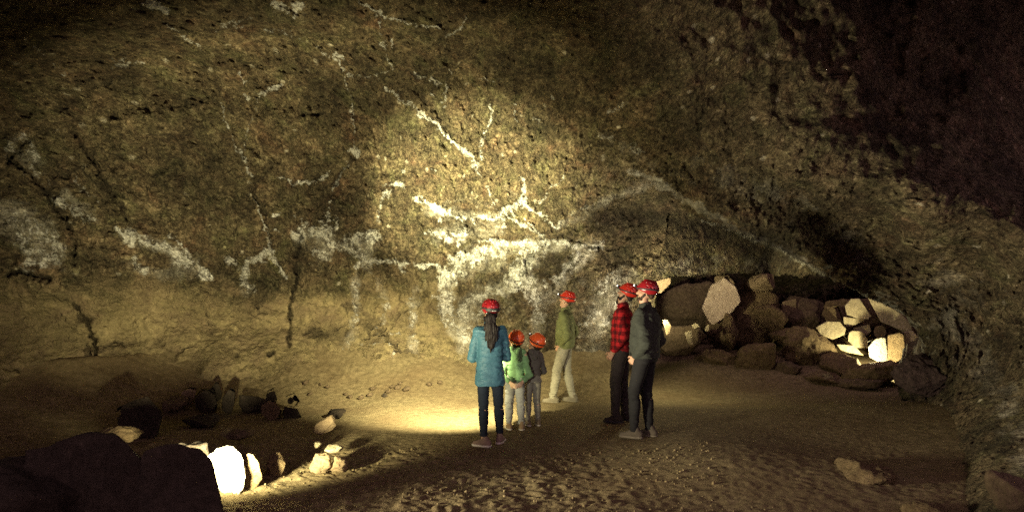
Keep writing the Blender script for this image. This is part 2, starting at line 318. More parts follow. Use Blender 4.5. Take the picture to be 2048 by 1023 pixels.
def edge_line(X): return np.interp(X, [-300,0,150,300,420,500,620,800,900,980,1100,1300], [545,548,560,545,570,590,560,560,560,640,720,760])
def shell(name, xs, ys, xk, yk, tab, cut=None, keep=None, rim=1.4, disp=1.0, push=0.0, stain_and_light=True, sm=1):
    tab = np.array(tab, float)
    D = cubic_interp(yk, tab, ys)                     # rows
    D = cubic_interp(xk, D.T.copy(), xs).T
    X, Y = np.meshgrid(xs, ys)
    wxp = (X-1024)*D/F; wzp = CH+(HZ-Y)*D/F
    P0 = (wxp, D*.55, wzp)
    dd = .42*fbm(*P0, .42, 3)+.16*fbm(*P0, 1.5, 3)
    rough = 1-.72*sstep(520, 640, Y)*(1-sstep(1250, 1500, X))
    ln = np.interp(Y, [-400,0,150,250,330,420,520,700,1000], [1300,1400,1480,1600,1760,2060,2350,2700,3000])
    sd = (X-ln)*.6+24*pn(X*.01, Y*.01, 3.1)+10*pn(X*.04, Y*.04, 3.1)
    if name == 'cave_wall':
        tv = sstep(-110, 400, sd)*sstep(-900, -200, Y); dd = dd+tv*(np.maximum(D, 10.8)-D)/np.clip(D/8, .4, 1.2)-.38*np.exp(-((sd+130)/110)**2)*sstep(-900, -200, Y)
    if name == 'cave_wall':
        es = seg_dist(X, Y, [(1250,350),(1300,362),(1380,392),(1450,428),(1560,470),(1650,520),(1730,565),(1810,605),(1870,660),(1880,720)])
        dd = dd-.55*np.exp(-(es/48)**2)*sstep(1230, 1330, X)
    # overhanging lip of the roof over the back wall, ledge over the sandy bank
    lip = np.interp(X, [0,230,300,480,600,700,800], [225,240,232,225,228,245,270])
    dd = dd-.15*np.exp(-((Y-lip-16)/34)**2)*sstep(200, 280, X)*(1-sstep(640, 760, X))-.12*sstep(-60, 6, Y-edge_line(X))*(1-sstep(0, 90, Y-edge_line(X)))*(1-sstep(480, 620, X))
    big = dd; dd = np.zeros_like(dd)
    bum = fbm(P0[0]*1.25, P0[1], P0[2]*.8, 7.5, 3)
    dd = dd+rough*(.13*bum+.05*fbm(*P0, 19, 2))+.022*fbm(*P0, 12, 3)+.03*fbm(P0[0], P0[1], P0[2], 3.2, 4, True)+.03*(1-rough)*fbm(P0[0]*.6+P0[2]*.8, P0[1], P0[2]*2.2, 5, 3)
    right = sstep(1250, 1700, X)
    graz = (1-.5*sstep(1700, 1950, X))*(1-.7*sstep(0, 120, sd))
    dd = dd+right*graz*(.13*fbm(P0[0], P0[1], P0[2], 2.6, 4, True)+.05*fbm(*P0, 9, 3))
    dd = big+dd*(1-.85*sstep(-200, 40, sd)*(1-sstep(560, 700, Y))*(name == 'cave_wall'))
    dd = dd*disp
    if stain_and_light:
        Wm, Tm, Dm, Sm = stains_and_light(X, Y)
        dd = dd+.14*Dm-.035*np.clip(Wm, 0, 1)
    D2 = D+dd*np.clip(D/8, .4, 1.2)+push
    P = np.stack([(X-1024)*D2/F, D2, CH+(HZ-Y)*D2/F], -1)
    ny, nx = X.shape
    kf = np.ones((ny-1, nx-1), bool)
    Xc, Yc = X[:-1, :-1], Y[:-1, :-1]
    jx = Xc+5*pn(Xc*.06, Yc*.06, .5)+2*pn(Xc*.2, Yc*.2, 3.5); jy = Yc+5*pn(Xc*.06, Yc*.06, 6.5)+2*pn(Xc*.2, Yc*.2, 1.5)
    if cut: kf &= ~inside(jx, jy, cut)
    if keep: kf &= inside(jx, jy, keep)
    idx = np.arange(ny*nx).reshape(ny, nx)
    Q = np.stack([idx[:-1, :-1], idx[1:, :-1], idx[1:, 1:], idx[:-1, 1:]], -1)[kf]
    V = P.reshape(-1, 3); cols = None
    if stain_and_light: cols = np.stack([Wm, Tm, Dm, Sm], -1).reshape(-1, 4)
    # boundary edges -> a thick rim going back into the rock
    E = np.concatenate([Q[:, [0, 1]], Q[:, [1, 2]], Q[:, [2, 3]], Q[:, [3, 0]]]); key = np.sort(E, 1); key = key[:, 0].astype(np.int64)*(ny*nx)+key[:, 1]
    u, inv, cnt = np.unique(key, return_inverse=True, return_counts=True)
    B = E[cnt[inv] == 1]
    bv = np.unique(B); m1 = np.full(ny*nx, -1); m1[bv] = np.arange(len(bv))
    base = V[bv]; nn = len(V); rings = [base]
    for k in (1, 2, 3):
        t = rim*k/3.0; dirv = base-np.array([0, 0, CH]); dirv /= np.linalg.norm(dirv, axis=1)[:, None]
        q = base+dirv*t; q[:, 2] += .12*k; q += .02*k*np.stack([pn(q[:, 0]*3, q[:, 1]*3, q[:, 2]*3+i*9) for i in range(3)], 1); rings.append(q)
    V = np.concatenate([V]+rings[1:]); fs = [Q]
    prev = B
    for k in range(3):
        cur = nn+k*len(bv)+m1[B]; fs.append(np.stack([prev[:, 1], prev[:, 0], cur[:, 0], cur[:, 1]], 1)); prev = cur
    Q = np.concatenate(fs)
    if cols is not None: cols = np.concatenate([cols, cols[bv], cols[bv], cols[bv]])
    used = np.unique(Q); rm = np.full(len(V), -1); rm[used] = np.arange(len(used))
    me = mesh_np(name, V[used], rm[Q])
    if cols is not None:
        a = me.attributes.new('stain_and_light', 'FLOAT_COLOR', 'POINT'); a.data.foreach_set('color', np.ascontiguousarray(cols[used], np.float32).ravel())
    o = link(name, me, WALL); o['kind'] = 'structure'
    return o

yk = [-1600,-700,-300,0,120,230,300,400,500,560,650,750,850,1030,1600]
cols_ = {
 -1200:[1.3,1.9,2.4,2.8,3.1,3.3,3.5,3.6,3.7,3.7,3.75,3.8,3.8,3.7,3.2],
 -500:[1.5,2.4,3.2,4.2,4.9,5.4,5.7,5.9,6.1,6.2,6.3,6.2,6.1,6.0,5.0],
 0:[1.7,2.8,4.0,5.6,6.9,7.8,8.2,8.6,8.9,9.05,9.1,8.9,8.6,8.4,8.0],
 250:[1.8,3.0,4.4,6.4,8.0,9.1,9.5,9.9,10.1,10.2,10.3,10.1,9.7,9.5,9.5],
 500:[1.9,3.2,4.7,7.0,8.9,10.2,10.6,11.0,11.3,11.5,11.4,10.7,10.3,10.5,10.5],
 750:[1.93,3.3,4.8,7.3,9.2,10.8,11.3,11.7,11.9,12.1,12.2,11.6,11.4,11.8,11.8],
 1000:[1.94,3.3,4.85,7.4,9.4,11.0,11.5,11.9,12.3,12.5,12.6,12.3,12.2,12.9,12.9],
 1150:[1.94,3.3,4.85,7.4,9.3,10.8,11.3,11.7,12.2,12.4,12.7,12.9,12.9,12.9,12.9],
 1300:[1.9,3.2,4.75,7.2,8.9,10.2,11.1,12.3,12.7,12.6,12.7,12.8,12.8,12.8,12.8],
 1450:[1.88,3.15,4.6,6.8,8.2,9.4,10.0,10.5,11.2,11.8,12.0,12.0,12,12,12],
 1600:[1.85,3.05,4.4,6.3,7.4,8.5,9.1,9.9,10.7,11.2,11.6,11.6,11,10.5,10],
 1750:[1.82,2.95,4.15,5.8,6.7,7.6,8.2,9.0,10.0,10.7,11.4,11.2,10.2,8.5,7],
 1850:[1.8,2.85,3.95,5.4,6.1,6.8,7.3,8.0,8.9,9.6,10.5,10.3,8.9,6.6,5.2],
 1950:[1.77,2.75,3.7,5.0,5.6,6.3,6.8,7.6,8.4,8.8,9.0,8.6,7.4,5.2,4.2],
 2050:[1.73,2.65,3.5,4.7,5.2,5.9,6.3,6.9,7.5,7.8,7.9,7.5,6.5,4.7,3.6],
 2500:[1.6,2.3,2.9,3.6,3.9,4.3,4.6,4.9,5.1,5.2,5.2,5.0,4.6,3.8,2.8],
 3300:[1.3,1.8,2.1,2.4,2.5,2.6,2.65,2.7,2.7,2.7,2.7,2.7,2.6,2.4,2.0]}
xk = sorted(cols_); tabA = np.array([cols_[k] for k in xk]).T
HOLE = [(1335,425),(1380,424),(1440,450),(1500,474),(1560,497),(1600,520),(1650,548),(1720,588),(1800,625),(1838,664),(1842,700),(1822,722),(1800,738),(1796,780),(1815,850),(1838,1180),
        (1290,1180),(1300,760),(1308,690),(1310,590),(1300,556),(1318,520),(1330,470)]
xs = axis([(-1200,-20,16),(-20,2070,SX),(2070,3310,16)]); ys = axis([(-1600,-20,16),(-20,1040,SX),(1040,1610,24)])
cave = shell('cave_wall', xs, ys, xk, yk, tabA, cut=HOLE)
# low roof of the side passage, running back under the edge
xs = axis([(1050,1330,4),(1330,1960,3)]); ys = axis([(330,660,3)])
tabR = [[12,12.2,12.4,12.7,13.4,14.2,14.8,15.2,15.6],
        [12,12.25,12.6,12.8,13.6,14.4,15.0,15.4,15.8],
        [12.05,12.3,12.8,12.85,13.9,14.7,15.4,15.8,16.2],
        [12.2,12.3,12.8,12.95,14.2,15.2,16.2,16.8,17.2],
        [12.3,12.4,12.6,12.9,14.4,15.6,16.8,17.4,18],
        [12.3,12.4,12.6,12.9,14.4,15.6,16.8,17.4,18]]
KEEP = [(1290,540),(1300,400),(1400,380),(1500,400),(1760,500),(1930,560),(1930,600),(1700,556),(1655,549),(1600,551),(1560,548),(1500,543),(1440,548),(1380,549),(1345,553),(1300,562),(1285,570)]
shell('passage_roof', xs, ys, [1050,1150,1250,1350,1450,1550,1650,1750,1960], [330,400,450,500,550,660], tabR, keep=KEEP, rim=1.5, push=.03, disp=.8)
# far end of the side passage
xs = axis([(1000,2300,6)]); ys = axis([(330,900,6)])
tabC = [[14,15.5,17,18,17,15,13,11],[14,16,18,19.5,18.5,16.5,14.5,12],[14,16,18,19.5,18.5,16,14.5,12],[13.5,15.5,17,18,17.5,15.2,14,12]]
shell('passage_end_wall', xs, ys, [1000,1250,1400,1550,1700,1850,1950,2300], [330,500,650,900], tabC, rim=.5, disp=1.6, stain_and_light=True)

# ================================================================ THE GROUND
def ground_h(x, y):
    x = np.asarray(x, np.float32); y = np.asarray(y, np.float32)
    h = .10*sstep(.6, 2.2, x)*sstep(5, 7.2, y)*(1-sstep(9.2, 10.6, y))+.05*pn(x*.5, y*.5, 2.2)*sstep(1, 3, np.abs(x)+np.abs(y-8)*.4)
    h = h+.35*sstep(11.6, 14.5, y)*sstep(2.2, 4, x)+.22*sstep(9.0, 12.8, y)*(1-sstep(-1.8, .6, x))
    h = h+.12*sstep(4.0, 7.0, x)*(1-sstep(9, 11, y))
    h = h+.08*sstep(-5.5, -8.5, x)
    wy = np.interp(x, [-7.5,-6.9,-5.8,-4.4,-2.5,-.2,2.6,3], [8,9,10,11.3,12.2,12.9,12.8,12.8])
    h = h+.55*np.clip((y-(wy-2.4))/2.4, 0, 1.15)**2*(1-sstep(1.6, 2.7, x))
    return h
def ground_fine(x, y):
    z0 = np.zeros_like(x)
    h = ground_h(x, y)
    rough = .25+.75*(1-sstep(6.9, 7.9, y+.35*x*.3))+.35*sstep(2.5, 4.5, x)
    wy = np.interp(x, [-7.5,-6.9,-5.8,-4.4,-2.5,-.2,2.6,3], [8,9,10,11.3,12.2,12.9,12.8,12.8])
    rough = np.clip(rough+.7*sstep(-1.9, -.9, y-wy)*(1-sstep(2, 3, x))+.35*sstep(-3, -5, x), 0, 1.1)
    rough = rough*(1-.72*sstep(0, 1.6, x))
    cl = fbm(x, y, z0+3, 3.1, 3); wx = x+.05*pn(x*7, y*7, 3.3); wy = y+.05*pn(x*7, y*7, 9.3); cl2 = 1-np.abs(pn(wx*9, wy*9, z0+7))*3.2; cl3 = 1-np.abs(pn(wx*21, wy*21, z0+5))*3
    h = h+rough*(.030*cl-.011*np.clip(cl2,-1,1)+.006*cl3)+.004*fbm(x, y, z0+1, 14, 2)
    return h
def floor_at(px, py):                       # where the photo's pixel meets the modelled ground
    d = CH*F/(py-HZ)
    for i in range(30):
        x = (px-1024)*d/F; z = float(ground_h(np.float32(x), np.float32(d))); d = .5*d+.5*(CH-z)*F/(py-HZ)
    return Vector(((px-1024)*d/F, d, z))
def gline(parts): return axis(parts)
gx = gline([(-40,-9,1.5),(-9,-4.2,.08),(-4.2,4.2,.022),(4.2,9,.05),(9,40.1,1.5)])
gy = gline([(-20,0,1.2),(0,4.6,.12),(4.6,8.2,.018),(8.2,11,.03),(11,17,.06),(17,60,1.2)])
GX, GY = np.meshgrid(gx, gy); GZ = ground_fine(GX, GY)
idx = np.arange(GX.size).reshape(GX.shape)
Q = np.stack([idx[:-1, :-1], idx[:-1, 1:], idx[1:, 1:], idx[1:, :-1]], -1).reshape(-1, 4)
g = link('ground', mesh_np('ground', np.stack([GX, GY, GZ], -1).reshape(-1, 3), Q), DIRT); g['kind'] = 'structure'

# ================================================================ ROCKS
def ico(sub):
    import bmesh
    bm = bmesh.new(); bmesh.ops.create_icosphere(bm, subdivisions=sub, radius=1)
    V = np.array([v.co[:] for v in bm.verts], np.float32); Fc = np.array([[v.index for v in f.verts] for f in bm.faces], np.int32); bm.free(); return V, Fc
ICO = {k: ico(k) for k in (3, 4, 5, 6)}
def rock_mesh(seed, planes, sub=5, rough=.035, freq=2.6, soft=30, size=(1, 1, 1)):
    V, Fc = ICO[sub]; rs = np.random.RandomState(seed)
    N = np.array([p[:3] for p in planes], np.float32); Dp = np.array([p[3] for p in planes], np.float32)
    ln = np.linalg.norm(N, axis=1); N /= ln[:, None]
    dots = np.maximum(V@N.T, 1e-3); r = Dp/dots
    m = -np.log(np.exp(-soft*np.minimum(r, 3)).sum(1))/soft
    P = V*m[:, None]*np.array(size, np.float32)
    mean = float(np.mean(size)); s = seed*3.7
    n = V*(rough*mean*fbm(P[:, 0]/mean+s, P[:, 1]/mean, P[:, 2]/mean, freq, 5)[:, None]+rough*.8*mean*fbm(P[:, 0]/mean+s, P[:, 1]/mean, P[:, 2]/mean, freq*.6, 3, True)[:, None])
    return P+n, Fc
def rand_planes(rs, n=20, lo=.68, hi=1.0):
    pl = []
    for i in range(n):
        v = rs.normal(size=3); v /= np.linalg.norm(v); pl.append((*v, rs.uniform(lo, hi)))
    for v in ((1,0,0),(-1,0,0),(0,1,0),(0,-1,0),(0,0,1),(0,0,-1)): pl.append((*(np.array(v)+rs.normal(size=3)*.12), 1.0))
    return pl
def rock(px, py, d, w, h, label, mat, seed, depth=None, group=None, name='boulder', sub=5, rz=None, lift=0, sink=.18, rough=.085, tilt=0):
    """w, h in photo pixels; py is the foot of the rock"""
    rs = np.random.RandomState(seed); W = w*d/F/2; H = h*d/F/2; Dd = (depth or (W+H)*.9/1.0) if depth is None else depth/2
    V, Fc = rock_mesh(seed, rand_planes(rs), sub, rough, size=(W, Dd, H))
    me = mesh_np(name, V, Fc); o = link(name, me, mat)
    c = at(px, py, d); o.location = (c.x, d+Dd*.3, c.z+H*(1-sink)+lift)
    o.rotation_euler = (rs.uniform(-.1, .1), tilt, rs.uniform(-.25, .25) if rz is None else rz)
    return tag(o, label, 'rock' if name != 'boulder' else 'boulder', group)
def block(poly, d, thick, label, mat, seed, name='rock_block', tilt=(0, 0), sub=5, soft=40, rough=.02):
    """a fitted block with the given outline (photo pixels), facing the passage"""
    rs = np.random.RandomState(seed)
    P = np.array([[(x-1024)*d/F, CH+(HZ-y)*d/F] for x, y in poly]); c = P.mean(0); P = P-c
    a = sum(P[i, 0]*P[(i+1) % len(P), 1]-P[(i+1) % len(P), 0]*P[i, 1] for i in range(len(P)))
    if a < 0: P = P[::-1]
    pl = []
    for i in range(len(P)):
        A_, B_ = P[i]+c, P[(i+1) % len(P)]+c
        e = np.array([B_[0]-A_[0], 0, B_[1]-A_[1]]); m_ = np.array([(A_[0]+B_[0])/2, d, (A_[1]+B_[1])/2-CH])
        n = np.cross(e, m_); n /= np.linalg.norm(n)+1e-9
        if n[0]*e[2]-n[2]*e[0] < 0: n = -n
        n = n+np.array([0, 1, 0])*rs.uniform(0, .12)
        dist = float(n@np.array([A_[0]-c[0], -thick/2, A_[1]-c[1]]))
        pl.append((n[0], n[1], n[2], max(dist, .01)+.014))
    pl.append((tilt[0]+rs.uniform(-.1, .1), -1, tilt[1]+rs.uniform(-.1, .1), thick/2)); pl.append((0, 1, 0, thick/2))
    scale = float(np.abs(P).max())
    pl = [(a_, b_, c_, q/scale) for a_, b_, c_, q in pl]
    V, Fc = rock_mesh(seed, pl, sub, rough, size=(scale, scale, scale), soft=soft)
    o = link(name, mesh_np(name, V, Fc), mat); o.location = (c[0], d+thick/2, c[1])
    return tag(o, label, 'rock')
# --- foreground, lower left
block([(290,912),(304,893),(332,884),(360,892),(384,886),(400,903),(408,940),(430,980),(455,1030),(472,1110),(262,1110)],4.1,.55,'large black boulder at the bottom left, hiding the lamp beside the glaring white rock',ROCK_BLACK,11,'boulder',sub=6,soft=90,rough=.075)
block([(40,905),(180,869),(238,872),(262,905),(322,965),(345,1110),(20,1110)],4.45,.9,'broad dark boulder at the lower left with a dull brown top corner',ROCK_BLACK,12,'boulder',sub=6,soft=90,rough=.075)
rock(30,1080,4.4,300,165,'low black boulder in the bottom left corner of the view',ROCK_BLACK,13,depth=.9)
rock(362,985,5.9,112,104,'dark boulder added to block the lamp, mostly hidden between the large black one and the sandy bank',ROCK_BLACK,14,depth=.35)  # added occluder, keeps lamplight off the rock row behind
block([(419,913),(440,898),(462,895),(480,914),(487,945),(483,975),(464,993),(444,986),(434,962),(420,942)],5.85,.3,'glaring white rock lit up by the hidden lamp, lower left',ROCK_WHITE,21,'boulder',sub=6,soft=60,rough=.10)
rock(418,925,6.05,14,14,'tiny pale stone touching the left side of the glaring white rock',ROCK_TAN,22,name='stone',sub=4)
block([(484,918),(500,908),(513,925),(520,955),(508,974),(488,978)],5.98,.2,'knobbly yellow rock leaning on the right of the glaring white rock',ROCK_BROWN,24,'boulder',sub=6,rough=.15)
rock(552,948,6.45,38,46,'small pointed pale rock between the glaring white rock and the touching pair of stones',ROCK_BROWN,25,depth=.25)
rock(640,948,6.6,42,42,'rounded pale stone with a dark cleft, left one of the touching pair',ROCK_TAN,26,depth=.28,rough=.12)
rock(678,945,6.62,40,34,'squarish pale stone, right one of the touching pair',ROCK_TAN,27,depth=.24,rough=.1)
rock(634,893,7.4,16,11,'small flat pale chip in the shadow behind the touching pair of stones, left one',ROCK_PALE,28,name='stone',sub=4)
rock(665,902,7.2,34,14,'flat pale slab fragment just behind the touching pair of stones',ROCK_PALE,29,name='stone',sub=4)
rock(648,866,8.1,48,28,'tilted triangular stone standing in for a patch of lamplight among the shadows left of the bright floor',ROCK_TAN,30,depth=.16,tilt=-.5)  # stone shape stands in for beam light on the slope
rock(670,832,9.2,38,14,'low black stone on the floor just above the tilted triangular stone',ROCK_BLACK,31,name='stone',sub=4,rough=.16)
rock(233,885,6.6,78,36,'brown topped stone poking up behind the dark boulders on the left',ROCK_BROWN,32,depth=.4)
rock(345,822,9.3,44,34,'dark low rock between the sloping boulder and the squarish tan one',ROCK_DARK,34)
rock(400,850,8.6,60,22,'low mound-like dark rock in front of the row at the foot of the bank',ROCK_BLACK,44,rough=.16)
rock(470,878,7.6,60,20,'flat dark rock in the shade behind the glaring white rock',ROCK_DARK,45)
rock(768,804,10.5,12,22,'little upright black stone standing alone on the bright sandy floor edge',ROCK_BLACK,46,name='stone',sub=3,depth=.05,rough=.16)
ROW = [([(357,801),(360,779),(393,775),(399,781),(388,795),(385,816),(368,815)],9.6,'squarish tan rock with a flat face in the row at the foot of the bank',ROCK_TAN),
 ([(388,798),(401,781),(426,780),(432,812),(426,826),(390,826)],9.4,'broad dark brown rock beside the squarish tan one',ROCK_BLACK),
 ([(422,781),(433,764),(439,779),(438,797),(429,802)],9.7,'small black pointed stone on top of the rock row',ROCK_BLACK),
 ([(447,801),(451,790),(462,778),(468,781),(466,804),(460,826),(446,826)],9.3,'tall black pointed rock in the middle of the row at the foot of the bank',ROCK_BLACK),
 ([(480,806),(484,790),(504,794),(535,797),(522,820),(484,820)],9.5,'low wide black rock right of the tall pointed one',ROCK_BLACK),
 ([(533,801),(536,782),(545,777),(552,798),(548,808)],9.7,'upright black rock at the right part of the row',ROCK_BLACK),
 ([(520,838),(527,805),(547,801),(560,821),(557,838)],9.1,'brown rock at the front of the row, split by a thin crack',ROCK_BROWN),
 ([(568,806),(571,794),(587,787),(597,801),(588,812)],9.5,'small black rock ending the row on its right',ROCK_BLACK),
 ([(561,836),(572,815),(592,818),(602,836)],9.2,'flat black rubble rock near the right end of the row',ROCK_BLACK),
 ([(222,850),(241,815),(294,795),(318,820),(321,836),(310,874),(255,880)],8.0,'dark sloping boulder at the left under the sandy bank',ROCK_BLACK)]
for i, (pl_, d_, lb, mt) in enumerate(ROW): block(pl_, d_, .22 if i < 9 else .6, lb, mt, 330+i, 'boulder' if i == 9 else 'rock', sub=5, soft=90, rough=.09)
# small dark stones at the foot of the back wall
rs = np.random.RandomState(5)
spots = [(783,775),(795,778),(800,768),(812,782),(776,786),(740,792),(722,798),(700,796),(690,790),(655,775),(640,770),(610,768),(596,760),(560,762),(540,756),(505,745),(470,758),(620,790),(745,780),(858,772),(880,768)]
for i, (x, y) in enumerate(spots):
    d = floor_at(x, y).y
    s = rs.uniform(5, 11)
    rock(x, y, d, s*1.3, s, 'small dark stone lying on the sand at the foot of the back wall', ROCK_DARK, 300+i, name='stone', group='small dark stones along the back wall', sub=3, rough=.12)
# --- the side passage
rock(1500,710,15.5,150,165,'tall dark boulder pile core in the side passage behind the pink faced block',ROCK_BROWN,51,depth=1.2,sub=6)
block([(1422,572),(1449,556),(1471,574),(1483,611),(1459,627),(1437,652),(1421,645),(1405,615)],14.6,.5,'pinkish grey block with a flat pale face, top left of the boulder pile',mat_rock('pinkish_stone',(.26,.19,.14),(.42,.33,.25),(.52,.43,.34)),52,sub=6,tilt=(-.35,.1))
rock(1452,578,14.9,36,30,'small mottled rock perched on top of the pinkish block',ROCK_TAN,53)
rock(1520,580,15.2,60,34,'flat pale olive rock near the top of the boulder pile',ROCK_TAN,54)
rock(1548,660,14.9,60,60,'dim olive boulder in the middle of the boulder pile',ROCK_BROWN,55)
block([(1565,604),(1592,598),(1592,636),(1567,636)],15.2,.4,'small squarish ochre block in the dark of the side passage',ROCK_TAN,56)
rock(1605,690,15.6,110,110,'large dim purple brown boulder right of the small ochre block',ROCK_DARK,57,sub=6)
rock(1580,690,14.2,56,40,'small brown boulder on the rubble below the ochre block',ROCK_BROWN,58)
rock(1512,757,13.2,96,76,'reddish brown rounded boulder at the foot of the pile, centre of the side passage',ROCK_BROWN,59,sub=6,depth=.8)
rock(1432,745,13.6,58,58,'brown knob shaped boulder left of the reddish one',ROCK_BROWN,60)
rock(1460,700,14.4,40,80,'narrow brown upright rock under the pinkish block',ROCK_BROWN,61)
rock(1620,742,13.6,130,92,'big rounded ochre brown boulder in front of the cracked pale slabs',ROCK_BROWN,62,sub=6,depth=.9)
rock(1570,762,13.0,54,44,'small dim boulder between the reddish and the ochre brown ones',ROCK_DARK,63)
rock(1690,752,12.9,90,40,'low shadowed brown rock below the cracked pale slabs',ROCK_BROWN,64)
rock(1745,775,12.2,120,52,'low brown mound of earth below the glowing slab',ROCK_BROWN,65,sub=6,depth=.8)
rock(1655,768,12.4,80,26,'flat reddish rock at the foot of the ochre brown boulder',ROCK_BROWN,66)
rock(1722,778,11.9,90,20,'thin dark ledge stone in front of the brown mound',ROCK_DARK,67)
block([(1327,641),(1334,640),(1341,652),(1339,662),(1334,668)],11.6,.12,'small bright wedge stone just right of the grey jacket',ROCK_TAN,68,name='stone',sub=4)
block([(1371,665),(1382,662),(1384,688),(1377,684)],12.6,.12,'small pale upright stone left in the side passage rubble',ROCK_PALE,69,name='stone',sub=4)
block([(1385,650),(1392,647),(1398,652),(1388,656)],13.2,.12,'tiny pinkish stone above the small pale upright stone',ROCK_PALE,70,name='stone',sub=4)
block([(1413,653),(1417,650),(1417,660),(1412,660)],13.4,.1,'tiny white stone chip just under the pinkish block',ROCK_PALE,71,name='stone',sub=4)
block([(1303,573),(1316,562),(1340,556),(1340,566),(1322,584),(1305,585)],12.9,.3,'pinkish stone wedged under the passage roof beside the dark red helmet',ROCK_TAN,72)
rock(1352,705,13.5,110,60,'dark rubble rock on the left of the side passage behind the group',ROCK_DARK,73,depth=.9)
rock(1375,690,14.6,90,40,'brown rock lying low between the dark rubble rock and the pinkish block',ROCK_BROWN,74)
rock(1385,665,16.8,170,110,'dark wall-like boulder at the back left of the side passage',ROCK_DARK,75,depth=1.2)
for i, x in enumerate((1478,1492,1509,1524,1540,1556,1572,1590)):
    rock(x, 765+(i % 3)*2, 12.6-(i % 2)*.15, 17, 10, 'fist sized brown stone in the row along the foot of the boulder pile', ROCK_BROWN, 400+i, name='stone', group='row of small stones before the boulder pile', sub=3, rough=.1)
# cracked pale slabs
CR = ROCK_PALE
def cr(poly, d, label, mat=CR, t=.5, seed=0, tilt=(0, 0)): return block(poly, d, t, label, mat, seed, 'rock_slab', tilt, sub=6, soft=80, rough=.028)
rock(1750,735,14.6,190,150,'dark brown rock mass showing through the gaps of the cracked pale slabs',ROCK_BROWN,80,depth=.6,sub=6)
cr([(1709,581),(1764,606),(1797,624),(1822,650),(1826,664),(1792,668),(1782,650),(1750,636),(1734,618)],13.9,'longest pale slab slanting down the top right of the cracked wall',seed=81,tilt=(-.1,.1))
cr([(1703,598),(1719,598),(1744,636),(1724,637),(1695,628),(1691,612)],14.0,'pale slab left of the longest one, pointing up at the roof',seed=82,tilt=(-.15,.05))
cr([(1649,614),(1677,613),(1690,650),(1678,644),(1640,647)],14.05,'dull brown unlit slab at the left end of the cracked wall',ROCK_BROWN,seed=83,tilt=(-.9,.2))
cr([(1633,655),(1654,643),(1680,644),(1691,656),(1687,668),(1665,677),(1642,667)],13.7,'smooth round-backed cream slab at the lower left of the cracked wall',seed=84,tilt=(.05,.3))
cr([(1688,629),(1724,639),(1746,642),(1706,650),(1696,655),(1689,645)],14.0,'thin cream slab between two cracks in the middle of the cracked wall',seed=85)
cr([(1705,657),(1738,650),(1741,662),(1733,669)],14.0,'small cream wedge above the round hole in the cracked wall',seed=86)
cr([(1744,655),(1767,651),(1779,669),(1756,675),(1744,664)],14.0,'small tan slab right of the round hole in the cracked wall',ROCK_TAN,seed=87)
cr([(1689,671),(1706,662),(1725,664),(1737,684),(1737,694),(1711,694)],13.8,'cream slab left of the round hole, crossed by fine cracks',seed=88,tilt=(.1,.1))
cr([(1668,679),(1689,673),(1711,695),(1738,697),(1739,711),(1700,704),(1682,698)],13.6,'low cream slab along the bottom of the cracked wall',seed=89,tilt=(.1,.2))
cr([(1737,684),(1771,673),(1777,726),(1760,724),(1740,712)],13.35,'glowing white slab right beside the hidden lamp in the side passage',ROCK_WHITE,seed=90,tilt=(.25,0))
cr([(1778,671),(1806,665),(1810,716),(1795,721),(1778,735)],13.2,'dark brown upright slab right of the glowing white one',ROCK_BROWN,seed=91,tilt=(-.5,0))
cr([(1806,665),(1826,663),(1840,678),(1841,701),(1820,716),(1811,712)],13.3,'rightmost rough yellow slab of the cracked wall, half in shade',CR,seed=92,tilt=(-.2,.2))
# --- right foreground
rock(1745,985,6.2,118,66,'low rounded brown stone alone on the dark floor at the right',ROCK_BROWN,95,sub=6)
rock(1855,1040,5.3,84,36,'flat brown stone at the bottom edge beside the right wall',ROCK_BROWN,96)
rock(1862,790,9.6,110,80,'dark purple brown boulder where the right wall meets the floor',mat_rock('purple_boulder', (.028,.018,.016), (.060,.040,.036), (.11,.075,.065), 1.0),97,depth=.8,sub=6,rough=.14)
rock(2030,1030,4.3,60,90,'dark boulder leaning on the right wall at the bottom right edge',ROCK_DARK,98,depth=.3)

# --- loose clods and gravel on the trampled floor (nobody could count them)
def gravel(n, seed, xr, yr, smin, smax, name, label):
    rs = np.random.RandomState(seed); V0, F0 = ico(1); Vs, Fs = [], []; k = 0
    while k < n:
        x = rs.uniform(*xr); y = rs.uniform(*yr); 
        if float(pn(x*1.3, y*1.3, 4.4)) < rs.uniform(-.5, .35): continue
        s = smin+(smax-smin)*rs.rand()**3; q = V0*(rs.uniform(.6, 1.4, 3)*s)+rs.normal(size=V0.shape)*s*.16
        a = rs.rand()*6.28; q = q@np.array([[math.cos(a), -math.sin(a), 0], [math.sin(a), math.cos(a), 0], [0, 0, 1]])
        z = float(ground_fine(np.array([x], np.float32), np.array([y], np.float32))[0])
        Vs.append(q+np.array([x, y, z+s*.25])); Fs.append(F0+k*len(V0)); k += 1
    o = link(name, mesh_np(name, np.concatenate(Vs), np.concatenate(Fs)), DIRT, smooth=False); return tag(o, label, 'gravel', kind='stuff')
gravel(1700, 8, (-3.0, 2.2), (4.9, 7.5), .004, .017, 'gravel', 'loose clods and gravel strewn over the trampled floor')
